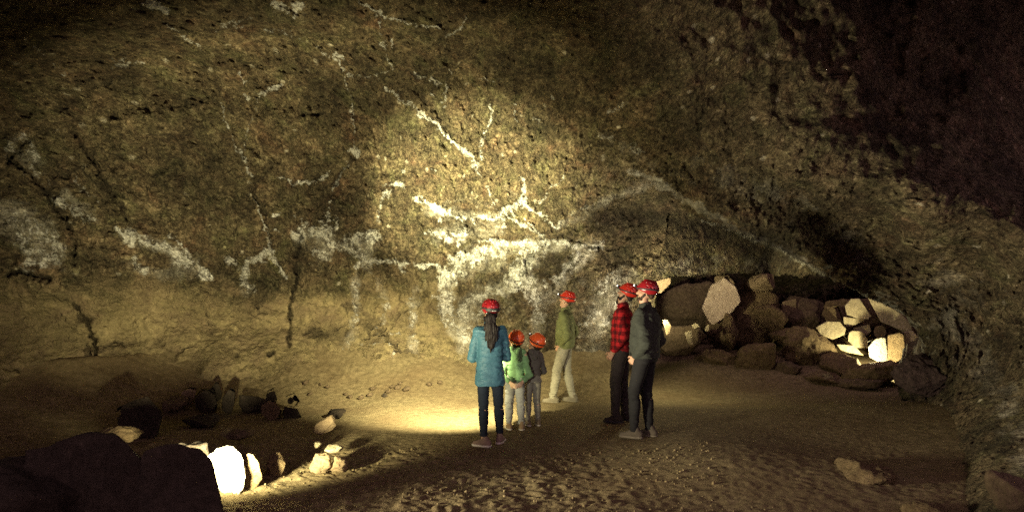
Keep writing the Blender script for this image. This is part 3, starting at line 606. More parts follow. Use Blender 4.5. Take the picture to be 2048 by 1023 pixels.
# ================================================================ PEOPLE  (implicit surfaces meshed with surface nets)
def A3(v): return np.array(v, np.float32)
class Field:
    def __init__(s, lo, hi, h):
        s.h = h; s.lo = A3(lo); n = np.ceil((A3(hi)-s.lo)/h).astype(int)+1
        s.ax = [s.lo[i]+h*np.arange(n[i], dtype=np.float32) for i in range(3)]; s.F = np.full(tuple(n), 9.0, np.float32)
    def win(s, lo, hi):
        sl = []
        for i in range(3):
            a = int(max(0, np.floor((lo[i]-s.lo[i])/s.h))); b = int(min(len(s.ax[i]), np.ceil((hi[i]-s.lo[i])/s.h)+1)); sl.append(slice(a, max(a, b)))
        return tuple(sl)
    def grid(s, sl): return np.meshgrid(s.ax[0][sl[0]], s.ax[1][sl[1]], s.ax[2][sl[2]], indexing='ij', sparse=True)
    def comb(s, sl, d, k, mode='u'):
        f = s.F[sl]
        if f.size == 0: return
        if mode == 's': s.F[sl] = np.maximum(f, -d); return
        if k > 0:
            h = np.clip(.5+.5*(d-f)/k, 0, 1); s.F[sl] = d*(1-h)+f*h-k*h*(1-h)
        else: s.F[sl] = np.minimum(f, d)
    def cap(s, a, b, ra, rb=None, k=.02, sc=(1, 1, 1), mode='u', M=None):
        """tapered capsule, optionally squashed; M moves it into place"""
        rb = ra if rb is None else rb; a, b = A3(a), A3(b)
        if M is not None:
            pts = [np.array(M@Vector(p.tolist()), np.float32) for p in (a, b)]
            rr = max(ra, rb)*max(sc)+k+s.h*3; lo = np.minimum(*pts)-rr; hi = np.maximum(*pts)+rr
        else:
            rr = np.array([max(ra, rb)*q for q in sc])+k+s.h*3; lo = np.minimum(a, b)-rr; hi = np.maximum(a, b)+rr
        sl = s.win(lo, hi); X, Y, Z = s.grid(sl)
        if M is not None:
            I = np.array(M.inverted(), np.float32)
            X, Y, Z = [I[i, 0]*X+I[i, 1]*Y+I[i, 2]*Z+I[i, 3] for i in range(3)]
        c = A3(sc); a, b = a/c, b/c; X, Y, Z = X/c[0], Y/c[1], Z/c[2]
        ba = b-a; L = float(ba@ba)+1e-9
        t = np.clip(((X-a[0])*ba[0]+(Y-a[1])*ba[1]+(Z-a[2])*ba[2])/L, 0, 1)
        d = (np.sqrt((X-a[0]-t*ba[0])**2+(Y-a[1]-t*ba[1])**2+(Z-a[2]-t*ba[2])**2)-(ra+(rb-ra)*t))*float(c.min())
        s.comb(sl, d, k, mode)
    def loft(s, prof, k=.03):
        """prof: rows (z, x half width, y half depth, x centre, y centre)"""
        p = np.array(prof, np.float32); p = p[np.argsort(p[:, 0])]
        z0, z1 = p[0, 0], p[-1, 0]; m = p[:, 1:3].max()+abs(p[:, 3:]).max()+.08
        sl = s.win((-m, -m, z0-.06), (m, m, z1+.06)); X, Y, Z = s.grid(sl)
        q = [np.interp(Z, p[:, 0], p[:, i]).astype(np.float32) for i in range(1, 5)]
        e = 2.4
        r = (np.abs((X-q[2])/q[0])**e+np.abs((Y-q[3])/q[1])**e)**(1/e)
        d = (r-1)*np.minimum(q[0], q[1]); dz = np.maximum(z0-Z, Z-z1)
        d = np.maximum(d, dz+0*d); s.comb(sl, d, k)
    def plane(s, co, no, soft=0):           # keeps the side the normal points away from
        X, Y, Z = s.grid((slice(None),)*3); n = A3(no); n /= np.linalg.norm(n)
        s.F = np.maximum(s.F, (X-co[0])*n[0]+(Y-co[1])*n[1]+(Z-co[2])*n[2])
    def noise(s, amp, fx, fy, fz, seed=0, ridge=False, o=2, zmask=None):
        near = np.abs(s.F) < .04; I = np.where(near)
        x, y, z = [s.ax[i][I[i]] for i in range(3)]
        n = fbm(x*fx+seed*5.1, y*fy+seed, z*fz, 1.0, o, ridge)
        if zmask: n = n*zmask(x, y, z)
        s.F[I] += amp*n
    def mesh(s, name):
        Fv = s.F; n = Fv.shape; S = Fv < 0
        c = np.zeros(tuple(k-1 for k in n), np.int8)
        for i in (0, 1):
            for j in (0, 1):
                for k in (0, 1): c += S[i:n[0]-1+i, j:n[1]-1+j, k:n[2]-1+k]
        act = (c > 0) & (c < 8); I = np.argwhere(act)
        acc = np.zeros((len(I), 3), np.float32); cnt = np.zeros(len(I), np.float32)
        cor = [(0,0,0),(1,0,0),(0,1,0),(1,1,0),(0,0,1),(1,0,1),(0,1,1),(1,1,1)]
        vals = [Fv[I[:, 0]+a, I[:, 1]+b, I[:, 2]+d] for a, b, d in cor]
        for e0, e1 in ((0,1),(2,3),(4,5),(6,7),(0,2),(1,3),(4,6),(5,7),(0,4),(1,5),(2,6),(3,7)):
            v0, v1 = vals[e0], vals[e1]; m = (v0 < 0) != (v1 < 0); t = np.where(m, v0/np.where(m, v0-v1, 1), 0)
            p = A3(cor[e0])+t[:, None]*(A3(cor[e1])-A3(cor[e0])); acc += p*m[:, None]; cnt += m
        V = s.lo+(I+acc/cnt[:, None])*s.h
        vid = np.full(act.shape, -1, np.int64); vid[act] = np.arange(len(I)); quads = []
        for axn in range(3):
            a = [slice(None)]*3; b = [slice(None)]*3; a[axn] = slice(0, -1); b[axn] = slice(1, None)
            cr_ = S[tuple(a)] != S[tuple(b)]; E = np.argwhere(cr_); u, v = (axn+1) % 3, (axn+2) % 3
            E = E[(E[:, u] > 0) & (E[:, v] > 0) & (E[:, u] < n[u]-1) & (E[:, v] < n[v]-1)]
            ins = S[E[:, 0], E[:, 1], E[:, 2]]
            def g(du, dv): q = E.copy(); q[:, u] -= du; q[:, v] -= dv; return vid[q[:, 0], q[:, 1], q[:, 2]]
            Qd = np.stack([g(1, 1), g(0, 1), g(0, 0), g(1, 0)], 1); Qd[~ins] = Qd[~ins][:, ::-1]; quads.append(Qd)
        return mesh_np(name, V, np.concatenate(quads))
def part(name, fld, mat, parent, label=None):
    o = link(name, fld.mesh(name), mat, parent)
    if label: o['label'] = label
    return o

def hand(f, wrist, elbow, u, side, palm=(0, 1, 0), curl=.5):
    """palm with four bent fingers and a thumb, continuing the forearm"""
    w, e = Vector(wrist), Vector(elbow); d = (w-e).normalized(); pn_ = Vector(palm); pn_ = (pn_-d*pn_.dot(d)).normalized(); ac = d.cross(pn_).normalized()
    if side < 0: ac = -ac
    k = u
    for q in (-.026, -.009, .009, .026):
        f.cap(w+ac*q*k*.6, w+d*.085*k+ac*q*k, .014*k, .012*k, k=.008)
    for q, L, off in ((-.030, .058, .078), (-.010, .072, .088), (.011, .078, .09), (.031, .070, .084)):
        a = w+d*off*k+ac*q*k; c1 = (d*math.cos(curl)+pn_*math.sin(curl)); c2 = (d*math.cos(curl*2.1)+pn_*math.sin(curl*2.1))
        b = a+c1*L*.5*k; c = b+c2*L*.5*k
        f.cap(a, b, .0095*k, .0088*k, k=.003); f.cap(b, c, .0088*k, .0075*k, k=.003)
    a = w+d*.03*k+ac*.026*k; b = a+(ac*.7+d*.6+pn_*.25)*.042*k; c = b+(d*.9+ac*.15+pn_*.35)*.034*k
    f.cap(a, b, .013*k, .0105*k, k=.006); f.cap(b, c, .0105*k, .0085*k, k=.004)

def head_matrix(P):
    u = P['u']; nb = Vector((0, P.get('lean', 0)+.0, 1.47*u))
    return Matrix.Translation(nb)@Matrix.Rotation(P.get('head_yaw', 0), 4, 'Z')@Matrix.Rotation(P.get('head_pitch', 0), 4, 'X')@Matrix.Translation((0, .012*u, .155*u))@Matrix.Diagonal((P['hs'],)*3+(1,))

def person(P):
    u = P['u']; c = P['build']
    root = empty('person', P['loc'], P['rz']); tag(root, P['label'], 'person', P.get('group'))
    sx = P.get('wide', 1.0)
    hip = {s: Vector((s*.088*u*sx, 0, .90*u)) for s in (-1, 1)}
    ank, kne = {}, {}
    for s in (-1, 1):
        fx, fy, yaw = P['feet'][s]; dz = P.get('dz', {}).get(s, 0)
        ank[s] = Vector((fx, fy, .085*u+dz)); mid = (hip[s]+ank[s])/2; kne[s] = Vector((mid.x, mid.y+P.get('knee', {}).get(s, .02), mid.z+.03*u))
    sh = {s: Vector((s*.172*u*sx, -.005*u+P.get('lean', 0), 1.405*u+P.get('shz', {}).get(s, 0))) for s in (-1, 1)}
    el = {s: Vector(P['elbow'][s]) for s in (-1, 1)}; wr = {s: Vector(P['wrist'][s]) for s in (-1, 1)}
    HM = head_matrix(P); lean = P.get('lean', 0)
    # ---- body: one continuous skin
    b = Field((-.36*u-.05, -.42*u, -.01), (.36*u+.05, .42*u, 1.86*u), P.get('hb', .0065))
    b.cap((-.06*u, 0, .93*u), (.06*u, 0, .93*u), .095*u, k=.04)
    b.cap((0, 0, .96*u), (0, lean*.6, 1.30*u), .105*u, .125*u, k=.05, sc=(1.1, .75, 1))
    b.cap((-.12*u, lean, 1.385*u), (.12*u, lean, 1.385*u), .052*u, k=.05)
    b.cap((0, lean-.008*u, 1.40*u), (0, lean+.014*u, 1.55*u), .056*u, .05*u, k=.03)
    for s in (-1, 1):
        b.cap(hip[s], kne[s], .082*u, .052*u, k=.03); b.cap(kne[s], ank[s], .050*u, .034*u, k=.02)
        b.cap(kne[s]*.72+ank[s]*.28+Vector((0, -.018*u, 0)), kne[s]*.5+ank[s]*.5+Vector((0, -.012*u, 0)), .05*u, .04*u, k=.03)
        yaw = P['feet'][s][2]; t = Vector((-math.sin(yaw), math.cos(yaw), 0))
        b.cap(ank[s]+Vector((0, 0, -.035*u))-t*.03*u, ank[s]+t*.11*u+Vector((0, 0, -.055*u)), .032*u, .02*u, k=.02)
        b.cap(sh[s], el[s], .045*u, .034*u, k=.03); b.cap(el[s], wr[s], .036*u, .025*u, k=.015)
        hand(b, wr[s], el[s], u*P.get('hand', 1.0), s, P['palm'][s], P.get('curl', {}).get(s, .5))
    H = lambda a, bb, ra, rb=None, k=.01, sc=(1, 1, 1), mode='u': b.cap(a, bb, ra, rb, k=k, sc=sc, mode=mode, M=HM)
    H((0, -.012, .03), (0, -.012, .031), .088, k=.02, sc=(.86, 1.08, 1.06))
    H((0, .03, -.03), (0, .05, -.075), .055, .034, k=.03, sc=(.95, 1, 1)); H((-.03, .012, -.055), (.03, .012, -.055), .03, k=.03)
    H((0, .083, .028), (0, .108, -.010), .008, .014, k=.012); H((-.012, .094, -.014), (.012, .094, -.014), .009, k=.008)
    H((-.03, .078, .036), (.03, .078, .036), .012, k=.014)
    H((-.016, .083, -.043), (.016, .083, -.043), .0075, k=.006); H((-.015, .080, -.055), (.015, .080, -.055), .008, k=.006); H((0, .078, -.085), (0, .079, -.085), .016, k=.015)
    for s in (-1, 1):
        H((s*.032, .092, .018), (s*.032, .093, .018), .013, mode='s'); H((s*.031, .076, .018), (s*.031, .076, .0181), .0125, k=.003)
        H((s*.045, .055, -.012), (s*.045, .056, -.012), .022, k=.025)
        H((s*.078, -.005, .022), (s*.083, -.012, -.018), .011, .008, k=.006, sc=(.6, 1, 1))
    part('body', b, P['skin'], root)
    # ---- eyes
    if P.get('eyes', True):
        for s in (-1, 1):
            e = Field((-.02,)*3, (.02,)*3, .002); e.cap((0, 0, 0), (0, 0, .0001), .0115, k=0)
            o = part('eye', e, EYE, root); o.matrix_local = HM@Matrix.Translation((s*.031, .0795, .018))
    # ---- trousers
    g = P['pants']; t = Field((-.36*u, -.34*u, -.01), (.36*u, .34*u, 1.12*u), .008)
    lo_ = g.get('loose', .016)*u
    t.loft([(.86*u, .165*u*sx, .118*u, 0, -.008*u), (.93*u, .17*u*sx, .122*u, 0, -.01*u), (1.06*u, .145*u*sx, .108*u, 0, 0)], k=.03)
    for s in (-1, 1):
        t.cap(hip[s]+Vector((0, 0, -.01)), kne[s], .088*u+lo_*.5, .056*u+lo_*g.get('kf', 1), k=.025)
        t.cap(kne[s], ank[s]+Vector((0, 0, .0)), .055*u+lo_*g.get('kf', 1), .04*u+lo_*g.get('af', 1), k=.02)
        t.cap(kne[s]*.7+ank[s]*.3+Vector((0, -.018*u, 0)), kne[s]*.5+ank[s]*.5+Vector((0, -.012*u, 0)), .055*u+lo_*.2, .045*u+lo_*.2, k=.03)
    fa = g.get('fold', .007)
    t.noise(fa, 6/u, 6/u, 15/u, seed=P['seed'], o=2); t.noise(fa*1.0, 9/u, 9/u, 30/u, seed=P['seed']+3, ridge=True, o=2, zmask=lambda x, y, z: .35+1.0*np.exp(-((z-.46*u)/(.09*u))**2)+1.2*np.exp(-((z-.14*u)/(.08*u))**2))
    X, Y, Z = t.grid((slice(None),)*3); t.F = np.maximum(t.F, g.get('cuff', .07)*u-Z)
    part('trousers', t, g['mat'], root, g.get('label'))
    # ---- shoes
    for s in (-1, 1):
        yaw = P['feet'][s][2]; sl = P['shoe'].get('len', .27)*u
        f = Field((-.09*u, -.14*u, -.012), (.09*u, .21*u, .16*u), .0055)
        f.cap((0, -.055*u, .045*u), (0, .02*u, .052*u), .043*u, .042*u, k=.02, sc=(.9, 1, 1)); f.cap((0, 0, .045*u), (0, sl-.155*u, .03*u), .044*u, .034*u, k=.03, sc=(1.02, 1, .85))
        f.cap((0, -.03*u, .05*u), (0, -.02*u, (.095+P['shoe'].get('high', 0))*u), .043*u, .042*u, k=.02)
        for q in range(5): f.cap((-.022*u, (.035+q*.016)*u, (.088-q*.0075)*u), (.022*u, (.035+q*.016)*u, (.088-q*.0075)*u), .0042, k=.002)
        f.noise(.002, 30, 30, 30, seed=s+2); X, Y, Z = f.grid((slice(None),)*3); f.F = np.maximum(f.F, .018*u-Z)
        M = Matrix.Translation((ank[s].x, ank[s].y, ank[s].z-.085*u))@Matrix.Rotation(yaw, 4, 'Z')
        o = part('shoe', f, P['shoe']['mat'], root); o.matrix_local = M
        f = Field((-.09*u, -.14*u, -.02), (.09*u, .22*u, .06*u), .005)
        f.cap((0, -.055*u, .02*u), (0, 0, .02*u), .048*u, .046*u, k=.02, sc=(.92, 1, 1)); f.cap((0, 0, .02*u), (0, sl-.15*u, .02*u), .046*u, .04*u, k=.03, sc=(1.04, 1, 1))
        X, Y, Z = f.grid((slice(None),)*3); f.F = np.maximum(np.maximum(f.F, -Z-.004), Z-.024*u)
        part('sole', f, P['shoe']['sole'], o)
    # ---- jacket / shirt
    g = P['top']; j = Field((-.40*u, -.40*u, .5*u), (.40*u, .40*u, 1.62*u), .0075)
    j.loft([(z*u, a*u*sx, d_*u, 0, y_*u+lean*np.clip((z-.9)/.45, 0, 1)) for z, a, d_, y_ in g['prof']], k=.03)
    j.cap((-.135*u*sx, lean-.008*u, 1.395*u), (.135*u*sx, lean-.008*u, 1.395*u), .062*u+g.get('pad', .0), k=.05)
    j.cap((0, lean-.012*u, 1.40*u), (0, lean, 1.47*u), .085*u, .066*u, k=.03, sc=(1, .95, 1))
    sr = g.get('sleeve', .018)*u
    for s in (-1, 1):
        j.cap(sh[s]+Vector((-.01*s, 0, -.005)), el[s], .055*u+sr*.6, .042*u+sr, k=.022); e2 = el[s]*.06+wr[s]*.94
        j.cap(el[s], e2, .042*u+sr, .031*u+sr*g.get('cuffr', .7), k=.008)
    fa = g.get('fold', .008)
    j.noise(fa, 5/u, 5/u, 6.5/u, seed=P['seed']+7); j.noise(fa*.85, 5/u, 5/u, 14/u, seed=P['seed']+9, ridge=True, o=3)
    j.noise(fa*.3, 30/u, 30/u, 50/u, seed=P['seed']+11, o=2)
    X, Y, Z = j.grid((slice(None),)*3)
    for s in (-1, 1):         # open the cuffs
        d = (wr[s]-el[s]).normalized(); q = wr[s]-d*.012*u; pd = (X-q.x)*d.x+(Y-q.y)*d.y+(Z-q.z)*d.z
        near = ((X-wr[s].x)**2+(Y-wr[s].y)**2+(Z-wr[s].z)**2) < (.075*u)**2
        j.F = np.where(near & (pd > 0) & (pd < .07), np.maximum(j.F, np.minimum(pd, .05)), j.F) if g.get('cut', True) else j.F
    hz = g['prof'][0][0]*u; j.F = np.maximum(j.F, hz+.012*pn(X*7+P['seed'], Y*7, 0*Z+1)+.0-Z+g.get('hemslope', 0)*Y)
    jo = part(g['name'], j, g['mat'], root, g.get('label'))
    if g.get('collar'):
        k_ = Field((-.14*u, -.16*u, 1.36*u), (.14*u, .16*u, 1.60*u), .006)
        k_.cap((0, lean-.012*u, 1.43*u), (0, lean, 1.51*u), .078*u, .070*u, k=0); k_.cap((0, lean-.008*u, 1.44*u), (0, lean+.002, 1.60*u), .062*u, .058*u, mode='s')
        k_.plane((0, lean, 1.525*u), (0, .25, 1)); k_.noise(.006, 20, 20, 20, seed=P['seed']); part('collar', k_, g['mat'], jo)
    if g.get('hood'):
        k_ = Field((-.17*u, -.26*u, 1.22*u), (.17*u, .14*u, 1.60*u), .007)
        k_.cap((-.07*u, lean-.055*u, 1.475*u), (.07*u, lean-.055*u, 1.475*u), .052*u, k=.03); k_.cap((-.05*u, lean-.10*u, 1.42*u), (0, lean-.12*u, 1.34*u), .04*u, .03*u, k=.04); k_.cap((.05*u, lean-.10*u, 1.42*u), (0, lean-.12*u, 1.34*u), .04*u, .03*u, k=.04)
        k_.cap((-.08*u, lean-.02*u, 1.46*u), (-.04*u, lean+.07*u, 1.42*u), .035*u, .025*u, k=.03); k_.cap((.08*u, lean-.02*u, 1.46*u), (.04*u, lean+.07*u, 1.42*u), .035*u, .025*u, k=.03)
        k_.noise(.008, 14/u, 14/u, 26/u, seed=P['seed']+4, ridge=True); part('hood', k_, g.get('hoodmat', g['mat']), jo)
    # ---- helmet, in head space
    hc = P['helmet']
    h = Field((-.15, -.19, -.08), (.15, .19, .19), .004)
    h.cap((0, -.012, .052), (0, -.013, .052), .118, k=0, sc=(1.0, 1.17, .98)); h.cap((0, .02, .040), (0, .05, .036), .105, .095, k=.02, sc=(1, 1, .6))
    for q in (-.035, 0, .035): h.cap((q, -.09, .150), (q, .06, .152), .006, k=.02)
    h.cap((0, -.012, .045), (0, -.013, .045), .107, k=0, sc=(1.0, 1.17, .98), mode='s')
    h.plane((0, 0, -.012), (0, .22, -1)); h.plane((0, -.03, -.020), (0, -.28, -1))
    for s in (-1, 1):
        for (y_, z_, L) in ((.035, .115, .022), (-.015, .122, .022), (-.065, .110, .02), (-.045, .070, .02), (.012, .078, .022), (-.09, .066, .014)):
            x_ = s*math.sqrt(max(.0004, 1-((z_-.052)/.116)**2-((y_+.012)/.138)**2))*.118
            h.cap((x_*.97, y_-L*.5, z_-.004), (x_*.97, y_+L*.5, z_+.004), .0078, k=0, mode='s')
        for (x_, z_) in () if hc['mat'] is H_ORG else ((.025, .118), (.028, .082)):
            y_ = -.012-math.sqrt(max(.0001, 1-((z_-.052)/.116)**2-(x_/.118)**2))*.138
            h.cap((s*(x_-.006), y_, z_), (s*(x_+.008), y_, z_), .0068, k=0, mode='s')
    ho = part('helmet', h, hc['mat'], root); ho.matrix_local = HM@Matrix.Translation((0, -.008, .016))@Matrix.Diagonal((.95, .95, .98, 1))@Matrix.Rotation(R(5), 4, 'X')
    ln = Field((-.14, -.17, -.05), (.14, .17, .17), .005); ln.cap((0, -.012, .045), (0, -.013, .045), .1035, k=0, sc=(1, 1.165, .97)); ln.plane((0, 0, .005), (0, 0, -1)); part('liner', ln, LINER, ho)
    bd = Field((-.15, -.19, -.05), (.15, .19, .12), .004); bd.cap((0, -.012, .052), (0, -.013, .052), .1225, k=0, sc=(1.0, 1.17, .98)); bd.cap((0, .02, .040), (0, .05, .036), .109, .099, k=.02, sc=(1, 1, .6)); bd.cap((0, -.012, .052), (0, -.013, .052), .113, k=0, sc=(1, 1.17, .98), mode='s')
    bd.plane((0, 0, .052), (0, .12, 1)); bd.plane((0, 0, .032), (0, -.12, -1)); part('headlamp_strap', bd, STRAP, ho)
    lp = Field((-.05, .10, 0), (.05, .22, .11), .004); lp.cap((-.016, .158, .052), (.016, .158, .052), .021, k=0, sc=(1, .9, 1)); lo2 = part('headlamp', lp, STRAP, ho)
    ls = Field((-.03, .15, .02), (.03, .20, .09), .003); ls.cap((0, .172, .054), (0, .176, .054), .0115, k=0); part('lens', ls, LENS, lo2)
    if hc.get('rear'):
        rb = Field((-.15, -.19, -.03), (.15, .02, .07), .004); rb.cap((0, -.012, .052), (0, -.013, .052), .1245, k=0, sc=(1, 1.17, .98)); rb.cap((0, -.012, .052), (0, -.013, .052), .113, k=0, sc=(1, 1.17, .98), mode='s')
        rb.plane((0, 0, .056), (0, 0, 1)); rb.plane((0, 0, .022), (0, 0, -1)); rb.plane((0, -.09, 0), (0, 1, 0)); part('rear_band', rb, STRAP, ho)
        for x0, x1, z_ in ((-.030, -.014, .040), (-.004, .022, .040)):
            q = Field((-.06, -.20, .0), (.06, -.12, .08), .003); yy = lambda x: -.012-1.17*math.sqrt(.1245**2-x*x)
            q.cap((x0, yy(x0)-.001, z_), (x1, yy(x1)-.001, z_), .0042, k=0); part('mark', q, WHITE, ho)
    for s in (-1, 1):
        st = Field((-.14, -.1, -.14), (.14, .12, .06), .004); st.cap((s*.085, .0, .03), (s*.080, .012, -.04), .006, k=.002, sc=(.6, 1, 1)); st.cap((s*.080, .012, -.04), (s*.03, .045, -.108), .006, k=.002); part('chin_strap', st, STRAP, ho)
    # ---- hair, beard
    hm = P.get('hair')
    if hm:
        r = Field((-.12, -.15, -.13), (.12, .14, .16), .0045)
        r.cap((0, -.022, .035), (0, -.023, .035), .094, k=.01, sc=(.9, 1.08, 1.02)); r.cap((-.03, -.075, -.03), (.03, -.075, -.03), .028+hm.get('nape', 0), k=.03)
        for s in (-1, 1): r.cap((s*.074, .022, .01), (s*.074, .028, -.02), .010, k=.02)
        r.plane((0, .035, 0), (0, 1, .25)); r.noise(.004, 60, 60, 14, seed=P['seed'], ridge=True)
        X, Y, Z = r.grid((slice(None),)*3); r.F = np.maximum(r.F, -(Z+.02)-np.clip(-(Y+.02), 0, .1)*.9-hm.get('low', 0)); r.F = np.maximum(r.F, np.where(np.abs(Z-.0) < .03, np.clip((Y+.012), -1, .03)-.02, -1)*1.0)
        o = part('hair', r, hm['mat'], root); o.matrix_local = HM
        if hm.get('tail'):
            q = Field((-.16, -.30, 1.05), (.16, .02, 1.64), .006)
            pts = hm['tail']
            for (a, ra), (bb, rb_) in zip(pts[:-1], pts[1:]): q.cap(a, bb, ra, rb_, k=.02, sc=(1.25, .7, 1))
            q.noise(.010, 45, 30, 3.2, seed=3, ridge=True, o=3); q.noise(.008, 14, 14, 5, seed=5); part('ponytail', q, hm['mat'], root)
            q = Field((-.05, -.18, 1.50), (.05, -.04, 1.60), .004); a = pts[0][0]; q.cap((a[0]-.012, a[1]+.004, a[2]-.01), (a[0]+.012, a[1]+.004, a[2]-.01), .029, k=0, sc=(1, .8, .5)); part('hair_tie', q, WHITE, root)
    if P.get('beard'):
        r = Field((-.09, -.01, -.19), (.09, .16, .02), .004); L = P['beard']['len']
        r.cap((0, .055, -.07), (0, .068, -.085-L), .046, .032, k=.02, sc=(1.0, .95, 1))
        for s in (-1, 1): r.cap((s*.068, .015, -.01), (s*.045, .045, -.075), .013, .022, k=.02)
        r.cap((-.022, .092, -.034), (.022, .092, -.034), .0075, k=.006)
        r.cap((0, .10, -.048), (0, .11, -.048), .009, k=0, sc=(2, 1, .8), mode='s')
        r.noise(.006, 60, 60, 26, seed=2, ridge=True); o = part('beard', r, P['beard']['mat'], root); o.matrix_local = HM
    return root

EYE = mat_plain('dark_eye', (.03, .02, .015), .15, .6); LINER = mat_plain('helmet_liner', (.015, .012, .012), .8); STRAP = mat_plain('black_strap', (.02, .02, .022), .6); WHITE = mat_plain('white_mark', (.72, .72, .70), .5)
LENS = mat_emit('lit_headlamp_lens', (1.0, .95, .8), 6)
H_DARK = mat_plain('dark_red_helmet_shell', (.25, .010, .016), .30, .5, .4); H_RED = mat_plain('red_helmet_shell', (.52, .030, .018), .30, .5, .4); H_ORG = mat_plain('orange_helmet_shell', (.88, .13, .03), .30, .5, .4)
SKIN = mat_skin('light_skin', (.50, .30, .20)); BLACKHAIR = mat_hair('black_hair', (.012, .009, .008)); BROWNHAIR = mat_hair('brown_hair', (.035, .02, .012))
SOLE = mat_plain('dusty_sole', (.16, .14, .10), .8); RUB = mat_plain('pale_rubber', (.55, .52, .45), .7)
W_ = 1.0
def sw(L, Rr): return {-1: L, 1: Rr}
# woman in the blue jacket, seen from behind
pw = floor_at(980, 889)
person(dict(label='woman with a long dark ponytail, blue rain jacket and dark red helmet, seen from behind', loc=pw, rz=R(6), u=.945, build=0, seed=1, hs=.93, wide=.93,
  feet=sw((-.075, -.06, R(62)), (.125, .10, R(-22))), knee=sw(.03, .0), elbow=sw((-.205, .035, 1.00), (.195, .03, 1.01)), wrist=sw((-.10, .20, .98), (.08, .19, 1.0)), palm=sw((0, -1, 0), (0, -1, 0)),
  head_yaw=R(14), head_pitch=R(8), skin=SKIN, helmet=dict(mat=H_DARK, rear=True), hair=dict(mat=BLACKHAIR, nape=.012, low=.05, tail=[((-.01, -.115, 1.535), .034), ((-.01, -.15, 1.47), .048), ((0, -.165, 1.36), .060), ((.0, -.17, 1.26), .056), ((.0, -.165, 1.17), .034), ((.005, -.16, 1.09), .010)]),
  pants=dict(mat=mat_cloth('dark_navy_denim', (.009, .014, .026)), loose=.006, fold=.005, cuff=.12), shoe=dict(mat=mat_cloth('taupe_sneaker', (.20, .14, .11)), sole=RUB),
  top=dict(name='rain_jacket', mat=mat_cloth('blue_rain_jacket', (.042, .115, .165), .14, .55, 0, .3, 25), prof=[(.735, .205, .165, .0), (.85, .20, .16, 0), (1.0, .175, .145, 0), (1.15, .165, .14, -.005), (1.3, .17, .135, -.01), (1.40, .15, .11, -.01)], sleeve=.018, fold=.011, collar=True, hemslope=.0)))
# child in the green hoodie
pc = floor_at(1030, 858)
person(dict(label='child in a bright green hoodie and orange helmet, hands clasped behind the back', loc=pc, rz=R(8), u=.70, build=0, seed=2, hs=.88, wide=.95,
  feet=sw((-.075, .03, R(10)), (.085, -.01, R(-8))), knee=sw(.02, .02), elbow=sw((-.175, -.045, .70), (.172, -.05, .70)), wrist=sw((-.085, -.165, .625), (.07, -.17, .63)), palm=sw((0, 1, .3), (0, 1, .3)), hand=1.05, curl=sw(.35, .45),
  head_yaw=R(8), head_pitch=R(24), skin=mat_skin('pale_skin', (.62, .42, .28)), helmet=dict(mat=H_ORG), hair=dict(mat=BROWNHAIR, nape=.0), hb=.005,
  pants=dict(mat=mat_cloth('light_grey_trousers', (.26, .265, .25)), loose=.022, fold=.009, cuff=.10), shoe=dict(mat=mat_cloth('tan_boot', (.24, .17, .10)), sole=RUB, high=.03),
  top=dict(name='hoodie', mat=mat_cloth('green_hoodie', (.17, .32, .15)), prof=[(.86, .15, .115, 0), (.90, .165, .135, -.005), (1.05, .168, .135, -.005), (1.2, .165, .13, -.005), (1.32, .16, .12, -.01), (1.40, .14, .10, -.01)], sleeve=.022, fold=.013, hood=True)))
# child in the dark hoodie
pd = floor_at(1066, 850)
person(dict(label='child in a dark grey hoodie and orange helmet, half in shadow', loc=pd, rz=R(20), u=.665, build=0, seed=3, hs=.88, wide=.9,
  feet=sw((-.065, .02, R(10)), (.07, 0, R(-10))), elbow=sw((-.165, .01, .70), (.165, .01, .70)), wrist=sw((-.10, .13, .66), (.10, .13, .66)), palm=sw((0, -1, 0), (0, -1, 0)),
  head_yaw=R(28), head_pitch=R(26), skin=SKIN, helmet=dict(mat=H_ORG), hair=dict(mat=BROWNHAIR), hb=.006,
  pants=dict(mat=mat_cloth('grey_trousers', (.16, .15, .13)), loose=.014, fold=.007), shoe=dict(mat=mat_cloth('brown_child_shoe', (.13, .10, .07)), sole=RUB),
  top=dict(name='hoodie', mat=mat_cloth('charcoal_hoodie', (.085, .075, .068)), prof=[(.86, .16, .115, 0), (.92, .175, .13, 0), (1.1, .175, .13, 0), (1.3, .17, .12, 0), (1.40, .15, .10, -.01)], sleeve=.02, fold=.011, hood=True)))
# man in the olive jacket, in profile
pg = floor_at(1130, 803)
person(dict(label='man in an olive jacket and light khaki trousers, facing left, hands in his pockets', loc=pg, rz=R(72), u=.985, build=0, seed=4, hs=.94, wide=1.0,
  feet=sw((-.10, .17, R(4)), (.09, -.10, R(-10))), knee=sw(.02, .05), elbow=sw((-.235, -.09, 1.09), (.245, -.10, 1.09)), wrist=sw((-.155, .045, .90), (.16, .035, .90)), palm=sw((1, 0, 0), (-1, 0, 0)),
  head_pitch=R(12), head_yaw=R(4), skin=SKIN, helmet=dict(mat=H_RED), hair=dict(mat=BROWNHAIR, nape=0),
  pants=dict(mat=mat_cloth('khaki_trousers', (.27, .255, .19)), loose=.02, fold=.009), shoe=dict(mat=mat_cloth('grey_hiking_shoe', (.16, .14, .10)), sole=SOLE, len=.29),
  top=dict(name='jacket', mat=mat_cloth('olive_jacket', (.135, .150, .062)), prof=[(.865, .18, .14, .0), (.90, .195, .155, 0), (1.05, .20, .155, 0), (1.2, .20, .15, -.005), (1.32, .19, .135, -.01), (1.41, .165, .11, -.01)], sleeve=.03, fold=.014, collar=True)))
